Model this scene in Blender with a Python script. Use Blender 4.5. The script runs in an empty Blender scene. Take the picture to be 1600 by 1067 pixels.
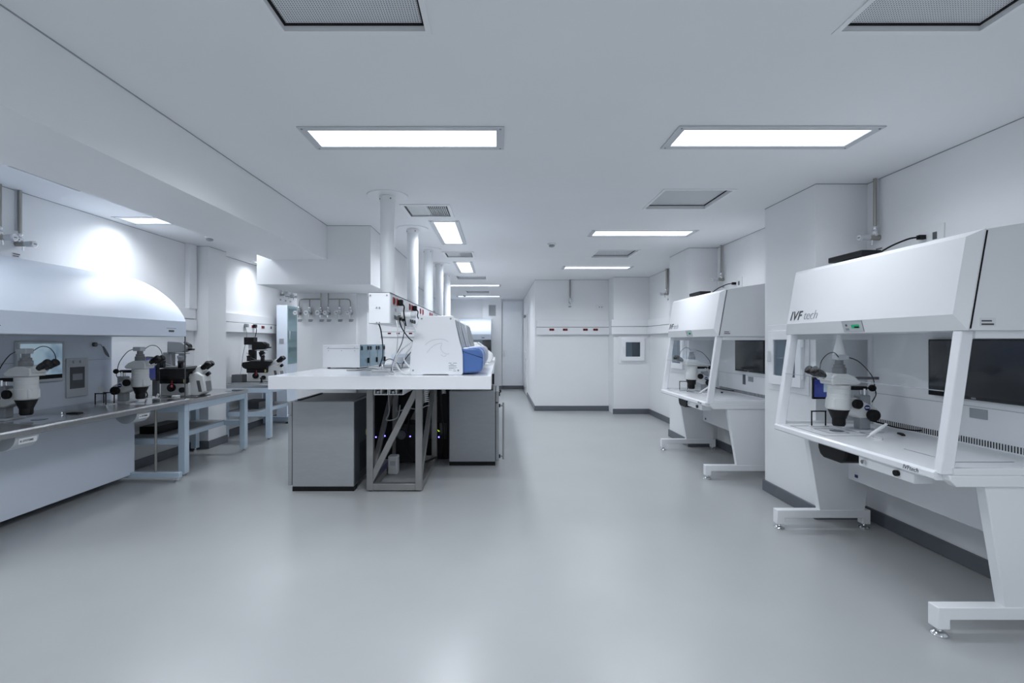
import bpy, bmesh, math, random
from mathutils import Vector, Matrix
random.seed(7)
PI = math.pi
S = bpy.context.scene
COL = S.collection
CAMH = 1.46
CEIL = 2.76
F = 755.56

# ------------------------------------------------------------------ materials
MATS = {}
def nt(name):
    m = bpy.data.materials.new(name); m.use_nodes = True
    t = m.node_tree
    for n in list(t.nodes): t.nodes.remove(n)
    out = t.nodes.new('ShaderNodeOutputMaterial')
    return m, t, out

def pmat(name, col, rough=.5, metal=0.0, var=0.0, scale=8.0, bump=0.0, bscale=200.0, coat=0.0, stretch=None, spec=.5):
    m, t, out = nt(name)
    p = t.nodes.new('ShaderNodeBsdfPrincipled')
    p.inputs['Base Color'].default_value = (*col, 1)
    p.inputs['Roughness'].default_value = rough
    p.inputs['Metallic'].default_value = metal
    p.inputs['Coat Weight'].default_value = coat
    p.inputs['Specular IOR Level'].default_value = spec
    t.links.new(p.outputs[0], out.inputs[0])
    tc = t.nodes.new('ShaderNodeTexCoord')
    vec = tc.outputs['Object']
    if stretch:
        mp = t.nodes.new('ShaderNodeMapping'); mp.inputs['Scale'].default_value = stretch
        t.links.new(vec, mp.inputs[0]); vec = mp.outputs[0]
    if var:
        n = t.nodes.new('ShaderNodeTexNoise'); n.inputs['Scale'].default_value = scale
        n.inputs['Detail'].default_value = 4
        t.links.new(vec, n.inputs['Vector'])
        r = t.nodes.new('ShaderNodeMapRange')
        r.inputs['From Min'].default_value = .3; r.inputs['From Max'].default_value = .7
        r.inputs['To Min'].default_value = 1 - var; r.inputs['To Max'].default_value = 1 + var
        t.links.new(n.outputs['Fac'], r.inputs['Value'])
        mx = t.nodes.new('ShaderNodeMix'); mx.data_type = 'RGBA'; mx.blend_type = 'MULTIPLY'
        mx.inputs['Factor'].default_value = 1
        mx.inputs['A'].default_value = (*col, 1)
        t.links.new(r.outputs[0], mx.inputs['B'])
        t.links.new(mx.outputs['Result'], p.inputs['Base Color'])
    if bump:
        n2 = t.nodes.new('ShaderNodeTexNoise'); n2.inputs['Scale'].default_value = bscale
        t.links.new(vec, n2.inputs['Vector'])
        b = t.nodes.new('ShaderNodeBump'); b.inputs['Strength'].default_value = bump
        b.inputs['Distance'].default_value = .002
        t.links.new(n2.outputs['Fac'], b.inputs['Height'])
        t.links.new(b.outputs[0], p.inputs['Normal'])
    MATS[name] = m
    return m

def emat(name, col, strength):
    m, t, out = nt(name)
    e = t.nodes.new('ShaderNodeEmission')
    e.inputs[0].default_value = (*col, 1); e.inputs[1].default_value = strength
    t.links.new(e.outputs[0], out.inputs[0])
    MATS[name] = m
    return m

def gmat(name, tint=(1, 1, 1), refl=1.0, ior=1.45, rough=.0):
    m, t, out = nt(name)
    tr = t.nodes.new('ShaderNodeBsdfTransparent'); tr.inputs[0].default_value = (*tint, 1)
    gl = t.nodes.new('ShaderNodeBsdfGlossy'); gl.inputs['Roughness'].default_value = rough
    gl.inputs[0].default_value = (.9, .95, 1, 1)
    lw = t.nodes.new('ShaderNodeLayerWeight'); lw.inputs[0].default_value = .5
    pw = t.nodes.new('ShaderNodeMath'); pw.operation = 'POWER'; pw.inputs[1].default_value = 5
    t.links.new(lw.outputs['Facing'], pw.inputs[0])
    mu = t.nodes.new('ShaderNodeMath'); mu.operation = 'MULTIPLY_ADD'; mu.inputs[1].default_value = .9 * refl; mu.inputs[2].default_value = .035 * refl
    t.links.new(pw.outputs[0], mu.inputs[0])
    mx = t.nodes.new('ShaderNodeMixShader')
    t.links.new(mu.outputs[0], mx.inputs[0]); t.links.new(tr.outputs[0], mx.inputs[1]); t.links.new(gl.outputs[0], mx.inputs[2])
    t.links.new(mx.outputs[0], out.inputs[0])
    MATS[name] = m
    return m

def perfmat(name, pitch):
    m, t, out = nt(name)
    p = t.nodes.new('ShaderNodeBsdfPrincipled'); p.inputs['Roughness'].default_value = .45
    tc = t.nodes.new('ShaderNodeTexCoord'); sx = t.nodes.new('ShaderNodeSeparateXYZ')
    t.links.new(tc.outputs['Object'], sx.inputs[0])
    def M(op, a, b=None):
        n = t.nodes.new('ShaderNodeMath'); n.operation = op
        for i, v in enumerate((a, b)):
            if v is None: continue
            if isinstance(v, (int, float)): n.inputs[i].default_value = v
            else: t.links.new(v, n.inputs[i])
        return n.outputs[0]
    k = 2 * PI / pitch
    a = M('ADD', M('MULTIPLY', sx.outputs[0], k * .5), M('MULTIPLY', sx.outputs[1], k * .5))
    b = M('SUBTRACT', M('MULTIPLY', sx.outputs[0], k * .5), M('MULTIPLY', sx.outputs[1], k * .5))
    s = M('MULTIPLY', M('SINE', a), M('SINE', b))
    g = M('GREATER_THAN', s, .42)
    mx = t.nodes.new('ShaderNodeMix'); mx.data_type = 'RGBA'
    t.links.new(g, mx.inputs['Factor'])
    mx.inputs['A'].default_value = (.66, .68, .71, 1); mx.inputs['B'].default_value = (.06, .063, .07, 1)
    t.links.new(mx.outputs['Result'], p.inputs['Base Color'])
    t.links.new(p.outputs[0], out.inputs[0])
    MATS[name] = m

def screenmat(name, c0, c1, strength):
    m, t, out = nt(name)
    tc = t.nodes.new('ShaderNodeTexCoord')
    n = t.nodes.new('ShaderNodeTexNoise'); n.inputs['Scale'].default_value = 5
    t.links.new(tc.outputs['Object'], n.inputs['Vector'])
    cr = t.nodes.new('ShaderNodeValToRGB')
    cr.color_ramp.elements[0].position = .38; cr.color_ramp.elements[0].color = (*c0, 1)
    cr.color_ramp.elements[1].position = .62; cr.color_ramp.elements[1].color = (*c1, 1)
    t.links.new(n.outputs['Fac'], cr.inputs[0])
    e = t.nodes.new('ShaderNodeEmission'); e.inputs[1].default_value = strength
    t.links.new(cr.outputs[0], e.inputs[0])
    gl = t.nodes.new('ShaderNodeBsdfGlossy'); gl.inputs['Roughness'].default_value = .15
    mx = t.nodes.new('ShaderNodeMixShader'); mx.inputs[0].default_value = .06
    t.links.new(e.outputs[0], mx.inputs[1]); t.links.new(gl.outputs[0], mx.inputs[2])
    t.links.new(mx.outputs[0], out.inputs[0])
    MATS[name] = m

pmat('wall_paint', (.80, .808, .825), .5, var=.012, scale=2.0, bump=.03, bscale=120)
pmat('ceiling_paint', (.80, .81, .83), .75, var=.012, scale=1.5, bump=.02, bscale=90)
pmat('floor_epoxy', (.385, .397, .402), .29, var=.04, scale=1.2, bump=.03, bscale=14, spec=.55)
pmat('baseboard', (.115, .125, .145), .35, var=.05)
pmat('white_coat', (.80, .81, .83), .32, var=.008, scale=4)
pmat('white_gloss', (.84, .85, .88), .18, var=.006, scale=4)
pmat('white_plastic', (.78, .79, .80), .4, var=.01)
pmat('duct_white', (.80, .82, .85), .3, var=.008)
pmat('blue_white', (.66, .715, .805), .42, var=.01, scale=3)
pmat('fascia_blue', (.61, .67, .765), .4, var=.01, scale=3)
pmat('frame_blue', (.50, .60, .70), .35, var=.01, scale=5)
pmat('scope_white', (.66, .67, .67), .38, var=.01)
pmat('scope_grey', (.20, .205, .22), .45, var=.02)
pmat('black', (.007, .007, .008), .42, var=.1, spec=.25)
pmat('black_gloss', (.01, .01, .013), .12, var=.1)
pmat('black_rubber', (.008, .008, .009), .6, var=.1, spec=.2)
pmat('steel_top', (.46, .46, .47), .28, metal=.85, var=.05, scale=3, stretch=(1, 20, 1))
pmat('steel', (.42, .42, .43), .33, metal=.8, var=.08, scale=6, stretch=(6, 6, 1))
pmat('frame_steel', (.30, .295, .29), .4, metal=.7, var=.1, scale=6)
pmat('chrome', (.75, .76, .78), .15, metal=1.0, var=.02)
pmat('brass_nickel', (.36, .35, .32), .35, metal=.8, var=.06)
pmat('incubator_steel', (.36, .375, .39), .42, metal=.3, var=.03, scale=3, stretch=(3, 3, 12))
pmat('incubator_dark', (.055, .062, .07), .45, var=.04)
pmat('incubator_top', (.19, .20, .21), .4, var=.03)
pmat('dark_grey', (.09, .095, .105), .45, var=.05)
pmat('mid_grey', (.30, .32, .345), .45, var=.03)
pmat('light_grey', (.55, .57, .60), .4, var=.02)
pmat('device_blue', (.08, .165, .42), .28, var=.02)
pmat('device_window', (.22, .24, .27), .15, var=.04)
pmat('device_grey', (.38, .38, .385), .35, var=.03)
pmat('socket_red', (.26, .012, .012), .4, var=.05)
pmat('red_plastic', (.22, .01, .025), .35, var=.03)
pmat('screen_off', (.012, .014, .018), .12, var=.05)
pmat('glass_blue', (.15, .225, .275), .12, var=.03)
pmat('label_ink', (.06, .06, .07), .6, var=.02)
pmat('paper_white', (.72, .73, .75), .6, var=.02)
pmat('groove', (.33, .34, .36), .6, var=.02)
pmat('door_blue', (.84, .87, .91), .22, var=.01)
pmat('yellow_plastic', (.55, .5, .2), .5, var=.02)
pmat('badge_blue', (.01, .02, .15), .3, var=.02)
gmat('glass', (.985, .99, .992), .38)
gmat('glass_grey', (.72, .77, .81), 1.0)
gmat('glass_dark', (.25, .28, .31), 1.3)
gmat('glass_green', (.84, .91, .90), 1.0, rough=.05)
perfmat('perforated', .0105)
perfmat('perforated_fine', .0062)
LAMP = (.885, .94, 1.0)
emat('lamp', LAMP, 3.2)
emat('lamp_small', LAMP, 6.0)
emat('led_blue', (.12, .10, 1), 8)
emat('led_green', (.5, .75, .05), 1.2)
emat('lcd_green', (.05, .5, .25), .5)
screenmat('screen_sky', (.10, .19, .30), (.36, .50, .62), .55)
screenmat('screen_blue', (.02, .03, .16), (.04, .06, .25), .55)
emat('screen_window', (.10, .16, .75), .5)

# ------------------------------------------------------------------ mesh builder
ROOT = {}
def root_of(o):
    while o is not None and o not in ROOT and o.parent is not None: o = o.parent
    return ROOT.get(o, Matrix())

class MB:
    def __init__(s): s.bm = bmesh.new()
    def _add(s, verts, faces):
        vs = [s.bm.verts.new(v) for v in verts]
        for f in faces:
            try: s.bm.faces.new([vs[i] for i in f])
            except ValueError: pass
        return s
    def box(s, x0, x1, y0, y1, z0, z1):
        if x0 > x1: x0, x1 = x1, x0
        if y0 > y1: y0, y1 = y1, y0
        if z0 > z1: z0, z1 = z1, z0
        v = [(x0,y0,z0),(x1,y0,z0),(x1,y1,z0),(x0,y1,z0),(x0,y0,z1),(x1,y0,z1),(x1,y1,z1),(x0,y1,z1)]
        return s._add(v, [(0,3,2,1),(4,5,6,7),(0,1,5,4),(1,2,6,5),(2,3,7,6),(3,0,4,7)])
    def hexa(s, v):
        return s._add(v, [(0,3,2,1),(4,5,6,7),(0,1,5,4),(1,2,6,5),(2,3,7,6),(3,0,4,7)])
    def prism(s, pts, axis, a0, a1):
        def mk(p, a):
            if axis == 'y': return (p[0], a, p[1])
            if axis == 'x': return (a, p[0], p[1])
            return (p[0], p[1], a)
        n = len(pts)
        v = [mk(p, a0) for p in pts] + [mk(p, a1) for p in pts]
        f = [tuple(range(n)), tuple(reversed(range(n, 2 * n)))]
        for i in range(n):
            j = (i + 1) % n
            f.append((i, i + n, j + n, j))
        return s._add(v, f)
    def rings(s, rings, cap=True, closed=False):
        n = len(rings[0]); v = [p for r in rings for p in r]; f = []
        m = len(rings)
        for k in range(m if closed else m - 1):
            a, b = k * n, ((k + 1) % m) * n
            for i in range(n):
                j = (i + 1) % n
                f.append((a + i, a + j, b + j, b + i))
        if cap and not closed:
            f.append(tuple(reversed(range(n)))); f.append(tuple(range((m - 1) * n, m * n)))
        return s._add(v, f)
    def cyl(s, p0, p1, r0, r1=None, seg=20):
        p0, p1 = Vector(p0), Vector(p1); r1 = r0 if r1 is None else r1
        d = (p1 - p0).normalized()
        u = d.orthogonal().normalized(); w = d.cross(u)
        rs = []
        for p, r in ((p0, r0), (p1, r1)):
            rs.append([p + (u * math.cos(2*PI*i/seg) + w * math.sin(2*PI*i/seg)) * r for i in range(seg)])
        return s.rings(rs)
    def lathe(s, prof, c=(0, 0, 0), seg=28, axis=(0, 0, 1)):
        d = Vector(axis).normalized(); u = d.orthogonal().normalized(); w = d.cross(u); c = Vector(c)
        rs = [[c + d * h + (u * math.cos(2*PI*i/seg) + w * math.sin(2*PI*i/seg)) * max(r, 1e-4) for i in range(seg)] for r, h in prof]
        return s.rings(rs)
    def tube(s, pts, r, seg=8, sub=6):
        P = [Vector(p) for p in pts]
        if len(P) > 2 and sub > 1:
            Q = []
            for i in range(len(P) - 1):
                a = P[max(i-1, 0)]; b = P[i]; c = P[i+1]; d = P[min(i+2, len(P)-1)]
                for k in range(sub):
                    t = k / sub
                    Q.append(.5 * ((2*b) + (c-a)*t + (2*a-5*b+4*c-d)*t*t + (3*b-a-3*c+d)*t**3))
            Q.append(P[-1]); P = Q
        rs = []; u = None
        for i, p in enumerate(P):
            d = (P[min(i+1, len(P)-1)] - P[max(i-1, 0)])
            if d.length < 1e-9: d = Vector((0, 0, 1))
            d.normalize()
            if u is None: u = d.orthogonal().normalized()
            else:
                u = u - d * u.dot(d)
                u = u.normalized() if u.length > 1e-6 else d.orthogonal().normalized()
            w = d.cross(u)
            rs.append([p + (u * math.cos(2*PI*k/seg) + w * math.sin(2*PI*k/seg)) * r for k in range(seg)])
        return s.rings(rs)
    def bar(s, p0, p1, a, b, up=(0, 0, 1)):
        """rectangular bar from p0 to p1; a = width along side, b = along up-ish"""
        p0, p1 = Vector(p0), Vector(p1); d = (p1 - p0).normalized()
        side = d.cross(Vector(up)).normalized(); n = side.cross(d)
        rs = []
        for p in (p0, p1):
            rs.append([p + side*a/2*i + n*b/2*j for i, j in ((-1,-1),(1,-1),(1,1),(-1,1))])
        return s.rings(rs)
    def ball(s, c, r, sc=(1, 1, 1), seg=16):
        rs = []
        for k in range(seg // 2 + 1):
            a = -PI/2 + PI * k / (seg // 2)
            rs.append([(c[0] + sc[0]*r*max(math.cos(a), 1e-3)*math.cos(2*PI*i/seg), c[1] + sc[1]*r*max(math.cos(a), 1e-3)*math.sin(2*PI*i/seg), c[2] + sc[2]*r*math.sin(a)) for i in range(seg)])
        return s.rings(rs)
    def frame(s, x0, x1, z0, z1, w, y0, y1, axis='y'):
        """rectangular ring in the plane perpendicular to axis (u = x0..x1, v = z0..z1)"""
        def P(u, v, a):
            return {'y': (u, a, v), 'x': (a, u, v), 'z': (u, v, a)}[axis]
        o = [(x0,z0),(x1,z0),(x1,z1),(x0,z1)]
        i = [(x0+w,z0+w),(x1-w,z0+w),(x1-w,z1-w),(x0+w,z1-w)]
        rs = [[P(*p, y0) for p in o], [P(*p, y1) for p in o], [P(*p, y1) for p in i], [P(*p, y0) for p in i]]
        return s.rings(rs, closed=True)
    def build(s, name, mat, parent=None, local=False, bevel=0, smooth=True, seg=2):
        bm = s.bm
        bmesh.ops.recalc_face_normals(bm, faces=bm.faces)
        if parent is not None and not local:
            bmesh.ops.transform(bm, matrix=root_of(parent).inverted(), verts=bm.verts)
        me = bpy.data.meshes.new(name); bm.to_mesh(me); bm.free()
        me.materials.append(MATS[mat] if isinstance(mat, str) else mat)
        if smooth:
            for p in me.polygons: p.use_smooth = True
            me.set_sharp_from_angle(angle=math.radians(32))
        o = bpy.data.objects.new(name, me); COL.objects.link(o)
        if parent is not None: o.parent = parent
        if bevel:
            b = o.modifiers.new('bevel', 'BEVEL'); b.width = bevel; b.segments = seg
            b.limit_method = 'ANGLE'; b.angle_limit = math.radians(35)
            b.harden_normals = False
        return o

def tag(o, label=None, cat=None, group=None, kind=None):
    if label: o['label'] = label
    if cat: o['category'] = cat
    if group: o['group'] = group
    if kind: o['kind'] = kind
    return o

def thing(name, label, cat, loc=(0, 0, 0), rz=0.0, group=None):
    o = bpy.data.objects.new(name, None); COL.objects.link(o)
    o.location = loc; o.rotation_euler = (0, 0, rz); o.empty_display_size = .1
    ROOT[o] = Matrix.Translation(loc) @ Matrix.Rotation(rz, 4, 'Z')
    return tag(o, label, cat, group)

def copy_tree(o, loc, rz=None, label=None, group=None):
    def cp(a, par):
        c = a.copy(); COL.objects.link(c)
        if par is not None: c.parent = par
        for ch in [x for x in a.children]: cp(ch, c)
        return c
    c = cp(o, None); c.location = loc
    if rz is not None: c.rotation_euler = (0, 0, rz)
    ROOT[c] = Matrix.Translation(loc) @ Matrix.Rotation(c.rotation_euler.z, 4, 'Z')
    if label: c['label'] = label
    if group: c['group'] = group
    return c

def struct(o): o['kind'] = 'structure'; return o

def text(name, body, size, mtx, mat, parent, shear=0.0, offset=0.0, spacing=1.0, ext=.0008, local=False):
    cu = bpy.data.curves.new(name, 'FONT'); cu.body = body; cu.size = size; cu.shear = shear
    cu.offset = offset; cu.extrude = ext; cu.space_character = spacing; cu.resolution_u = 3
    o = bpy.data.objects.new(name, cu); COL.objects.link(o)
    dg = bpy.context.evaluated_depsgraph_get(); dg.update()
    me = bpy.data.meshes.new_from_object(o.evaluated_get(dg))
    bpy.data.objects.remove(o); bpy.data.curves.remove(cu)
    M = mtx if local else root_of(parent).inverted() @ mtx
    me.transform(M); me.materials.clear(); me.materials.append(MATS[mat])
    ob = bpy.data.objects.new(name, me); COL.objects.link(ob); ob.parent = parent
    return ob

def basis(loc, x, y):
    x = Vector(x).normalized(); y = Vector(y).normalized(); z = x.cross(y)
    return Matrix(((x.x, y.x, z.x, loc[0]), (x.y, y.y, z.y, loc[1]), (x.z, y.z, z.z, loc[2]), (0, 0, 0, 1)))

# ------------------------------------------------------------------ room shell
XL, XR, Y0, Y1 = -4.15, 3.04, -5.2, 14.9
POWER, SPREAD = 21.0, 150
struct(MB().box(XL-.15, XR+.15, Y0-.15, Y1+.15, -.1, 0).build('floor', 'floor_epoxy'))

lights_x = [  # x0,x1,y0,y1,label
 (-1.219, .031, 2.923, 3.258, 'long lit ceiling panel on the left of the nearest pair, before the white columns'),
 (1.092, 2.334, 2.915, 3.25, 'long lit ceiling panel on the right of the nearest pair, above the near hood'),
 (1.097, 2.337, 5.64, 5.97, 'long lit ceiling panel between the two larger plain square vents on the right side'),
 (1.12, 2.34, 8.34, 8.67, 'long lit ceiling panel just before the back wall with red sockets'),
 (-.75, -.43, 5.20, 6.45, 'lit ceiling panel running lengthwise beside the second white column'),
 (-.74, -.43, 7.87, 9.15, 'lit ceiling panel running lengthwise beside the fourth white column'),
 (-1.2, .06, 11.06, 11.38, 'thin lit ceiling panel behind the last white column, nearer of the two far strips'),
 (-1.2, .07, 13.8, 14.12, 'farthest thin lit ceiling panel, just before the end wall'),
 (-4.03, -2.78, 5.03, 5.36, 'lit ceiling panel behind the beam, above the curved blue hood'),
 (-4.03, -2.78, 7.80, 8.13, 'lit ceiling panel behind the beam, above the far microscope table'),
 (-1.219, .031, .2, .53, 'lit ceiling panel overhead on the left, out of the picture'),
 (1.092, 2.334, .2, .53, 'lit ceiling panel overhead on the right, out of the picture'),
 (-1.219, .031, -2.52, -2.19, 'added unseen ceiling panel behind the viewer on the left, for frontal light'),  # this row behind the viewer is added for soft frontal light
 (1.092, 2.334, -2.52, -2.19, 'added unseen ceiling panel behind the viewer on the right, for frontal light'),
 (-4.03, -2.78, 10.5, 10.83, 'lit ceiling panel hidden behind the beam and the pillar'),
 (-4.03, -2.78, 13.2, 13.53, 'lit ceiling panel hidden behind the beam, nearest the end wall'),
 (-4.03, -2.78, 2.31, 2.64, 'lit ceiling panel behind the beam, out of the picture on the left'),
]
vents = [ # x0,x1,y0,y1
 (-.895, -.305, 1.43, 2.02, 'perforated square ceiling vent at the top, on the left of the nearest pair'),
 (1.43, 2.01, 1.43, 2.02, 'perforated square ceiling vent at the top, on the right of the nearest pair'),
 (1.433, 2.014, 4.145, 4.727, 'plain square ceiling vent above the white pillar between the two hoods'),
 (1.426, 2.0, 6.88, 7.47, 'plain square ceiling vent between the two farther lit panels on the right'),
 (-.85, -.26, 9.6, 10.15, 'square ceiling vent just before the nearer thin far light strip'),
 (-.84, -.25, 12.4, 12.95, 'square ceiling vent between the two thin far light strips'),
 (-3.63, -3.04, 3.57, 4.17, 'square ceiling vent half hidden by the beam, above the curved blue hood'),
]
louv = [(-.92, -.48, 4.6, 5.02, 'slatted ceiling grille beside the nearest white column'),
        (-.80, -.38, 7.02, 7.44, 'slatted ceiling grille between the two lengthwise lit panels')]
holes = [l[:4] for l in lights_x] + [v[:4] for v in vents] + [l[:4] for l in louv]
xs = sorted({XL-.15, XR+.15} | {h[0] for h in holes} | {h[1] for h in holes})
ys = sorted({Y0-.15, Y1+.15} | {h[2] for h in holes} | {h[3] for h in holes})
cb = MB(); cache = {}
def cv(x, y, z):
    k = (round(x, 5), round(y, 5), z)
    if k not in cache: cache[k] = cb.bm.verts.new((x, y, z))
    return cache[k]
solid = lambda i, j: 0 <= i < len(xs)-1 and 0 <= j < len(ys)-1 and not any(h[0]-1e-6 <= (xs[i]+xs[i+1])/2 <= h[1] and h[2]-1e-6 <= (ys[j]+ys[j+1])/2 <= h[3] for h in holes)
ZB, ZT = CEIL, CEIL + .12
for i in range(len(xs)-1):
    for j in range(len(ys)-1):
        if not solid(i, j): continue
        a, b, c, d = xs[i], xs[i+1], ys[j], ys[j+1]
        for z in (ZB, ZT):
            cb.bm.faces.new([cv(a,c,z), cv(b,c,z), cv(b,d,z), cv(a,d,z)])
        for (di, dj, p, q) in ((-1,0,(a,c),(a,d)), (1,0,(b,c),(b,d)), (0,-1,(a,c),(b,c)), (0,1,(a,d),(b,d))):
            if not solid(i+di, j+dj):
                cb.bm.faces.new([cv(*p,ZB), cv(*q,ZB), cv(*q,ZT), cv(*p,ZT)])
struct(cb.build('ceiling', 'ceiling_paint', smooth=False))

W = .15
def wall(name, *b): return struct(MB().box(*b, 0, CEIL).build(name, 'wall_paint', smooth=False))
wall('wall_left', XL-W, XL, Y0-W, Y1+W)
wall('wall_right', XR, XR+W, Y0-W, 9.75)
wall('wall_behind', XL, XR, Y0-W, Y0)
wall('wall_end', XL, .77, Y1, Y1+W)
wall('wall_corridor', .77, .92, 10.2, Y1+W)
wall('wall_back', .92, 2.32, 10.2, 10.35)
wall('wall_recess', 2.32, XR+W, 9.75, 10.35)
wall('column', 2.615, XR, 3.985, 4.745)
wall('column', 2.64, XR, 6.71, 7.46)
wall('column', XL, -3.955, 6.59, 7.02)
# pillar behind the bench, with a corner strip
struct(MB().box(-2.68, -1.89, 6.43, 7.2, 0, CEIL).build('pillar', 'wall_paint', smooth=False))
struct(MB().box(-1.89, -1.755, 6.46, 7.17, 0, CEIL).build('trim_1', 'wall_paint', smooth=False))
# beam + bulkhead
struct(MB().box(-2.545, -1.92, Y0, 5.42, 2.375, CEIL).build('beam', 'wall_paint', smooth=False))
struct(MB().box(-2.545, -1.92, 7.65, Y1, 2.375, CEIL).build('beam', 'wall_paint', smooth=False))
bk = MB().box(-2.71, -1.435, 5.42, 6.43, 2.10, CEIL); bk.box(-1.755, -1.435, 6.43, 7.65, 2.10, CEIL)
bk.box(-2.71, -1.755, 7.2, 7.65, 2.10, CEIL)
struct(bk.build('beam', 'wall_paint', smooth=False))
# end wall: pilaster, door panel
struct(MB().box(-.49, .09, Y1-.10, Y1, 0, CEIL).build('trim_2', 'wall_paint', smooth=False))
d1 = struct(MB().box(.12, .73, Y1-.03, Y1, .10, CEIL-.06).build('door_1', 'door_blue', bevel=.004))
MB().box(.16, .18, Y1-.06, Y1-.03, 1.0, 1.16).build('door_handle', 'chrome', d1)
d2 = struct(MB().box(.745, .77, 12.9, 13.85, .02, 2.2).build('door_2', 'white_gloss', bevel=.004))
MB().box(.71, .745, 13.0, 13.03, 1.0, 1.2).build('door_handle', 'chrome', d2)
MB().box(.70, .745, 13.3, 13.7, 2.13, 2.19).build('door_closer', 'mid_grey', d2)

def base(name, *b): return struct(MB().box(*b, 0, .105).build(name, 'baseboard', bevel=.004))
base('baseboard_left', XL, XL+.018, Y0, 6.59)
base('baseboard_left', XL, XL+.018, 7.02, Y1)
base('baseboard_column', XL, -3.937, 6.572, 7.038)
base('baseboard_right', XR-.018, XR, Y0, 3.985)
base('baseboard_right', XR-.018, XR, 4.745, 6.71)
base('baseboard_right', XR-.018, XR, 7.46, 9.75)
base('baseboard_column', 2.597, XR, 3.967, 4.763)
base('baseboard_column', 2.622, XR, 6.692, 7.478)
base('baseboard_back', .77, 2.32, 10.182, 10.2)
base('baseboard_recess', 2.302, XR, 9.732, 9.75)
base('baseboard_corridor', .752, .77, 10.182, 12.9)
base('baseboard_corridor', .752, .77, 13.85, Y1)
base('baseboard_end', XL, -.49, Y1-.018, Y1)
base('baseboard_end', -.508, .108, Y1-.118, Y1)
base('baseboard_end', .108, .752, Y1-.05, Y1)

# shadow gaps where the walls meet the ceiling
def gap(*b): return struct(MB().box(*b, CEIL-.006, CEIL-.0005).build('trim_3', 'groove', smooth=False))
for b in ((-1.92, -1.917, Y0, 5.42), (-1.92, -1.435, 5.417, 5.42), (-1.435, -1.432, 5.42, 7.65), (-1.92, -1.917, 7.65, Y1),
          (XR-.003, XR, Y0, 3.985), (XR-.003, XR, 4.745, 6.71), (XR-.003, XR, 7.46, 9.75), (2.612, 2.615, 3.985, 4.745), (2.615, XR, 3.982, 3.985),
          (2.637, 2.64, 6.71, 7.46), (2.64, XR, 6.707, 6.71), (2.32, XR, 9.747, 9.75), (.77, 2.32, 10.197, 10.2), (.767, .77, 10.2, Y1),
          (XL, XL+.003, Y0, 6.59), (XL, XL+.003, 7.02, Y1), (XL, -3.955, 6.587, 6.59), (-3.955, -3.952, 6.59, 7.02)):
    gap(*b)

# pass-through windows
def pass_window(n, o, ax, w, h, z0):
    """o = centre on wall; ax: 'x' (faces -x) or 'y' (faces -y)"""
    r = thing(f'window_{n}', None, None, (o[0], o[1], 0), -PI/2 if ax == 'x' else 0); r['kind'] = 'structure'
    # local: width along x, faces -y
    MB().frame(-w/2-.055, w/2+.055, z0-.055, z0+h+.055, .06, -.012, .0).build('window_casing', 'white_coat', r, local=True, bevel=.003)
    MB().frame(-w/2, w/2, z0, z0+h, .085, -.045, -.004).build('window_frame', 'white_gloss', r, local=True, bevel=.006)
    MB().box(-w/2+.08, w/2-.08, -.014, -.004, z0+.08, z0+h-.08).build('window_recess', 'mid_grey', r, local=True)
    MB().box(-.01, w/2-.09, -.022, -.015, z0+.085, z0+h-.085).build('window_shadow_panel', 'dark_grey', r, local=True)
    MB().box(-w/2+.08, w/2-.08, -.034, -.028, z0+.08, z0+h-.08).build('window_pane', 'glass_grey', r, local=True)
    MB().box(-w/2+.02, -w/2+.045, -.075, -.045, z0+h*.42, z0+h*.62).build('window_handle', 'white_plastic', r, local=True, bevel=.004)
    for zz in (z0+.07, z0+h-.15):
        MB().cyl((w/2+.006, -.03, zz), (w/2+.006, -.03, zz+.09), .011, seg=12).build('window_hinge', 'white_plastic', r, local=True)
    return r
pass_window(1, (2.70, 9.75), 'y', .46, .46, 1.07)
pass_window(2, (2.615, 4.365), 'x', .50, .50, 1.06)
pass_window(3, (2.64, 7.085), 'x', .50, .50, 1.06)

# ------------------------------------------------------------------ ceiling fittings
for (x0, x1, y0, y1, lab) in lights_x:
    g = 'ceiling light panels'
    t = thing('ceiling_light', lab, 'ceiling light', ((x0+x1)/2, (y0+y1)/2, CEIL), 0, g)
    fr = MB().frame(x0-.004, x1+.004, y0-.004, y1+.004, .05, CEIL-.008, CEIL-.001, axis='z').build('frame', 'light_grey', t, bevel=.002)
    for px in (x0+.02, x1-.02):
        for py in (y0+.02, y1-.02): MB().cyl((px, py, CEIL-.012), (px, py, CEIL-.007), .006, seg=10).build('screw', 'mid_grey', fr)
    MB().box(x0+.04, x1-.04, y0+.04, y1-.04, CEIL+.004, CEIL+.012).build('diffuser', 'lamp', t)
    la = bpy.data.lights.new('panel_light', 'AREA'); la.shape = 'RECTANGLE'
    la.size = x1-x0-.09; la.size_y = y1-y0-.09; la.color = LAMP; la.energy = POWER * (2.1 if y0 < 0 else 1.0 if x0 < -2 and y0 > 9 else .78 if x0 < -2 and y0 < 3 else (.46 if x0 > 1 and y0 < 4 else .7 if x0 > 1 else .42 if y0 > 13 else 1.1 if y0 > 10 else .72 if x0 < -2 else 1)); la.spread = math.radians(SPREAD)  # added row behind the viewer is boosted as frontal fill
    lo = bpy.data.objects.new('panel_light', la); COL.objects.link(lo); lo.parent = t; lo.location = (0, 0, -.006)
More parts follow.
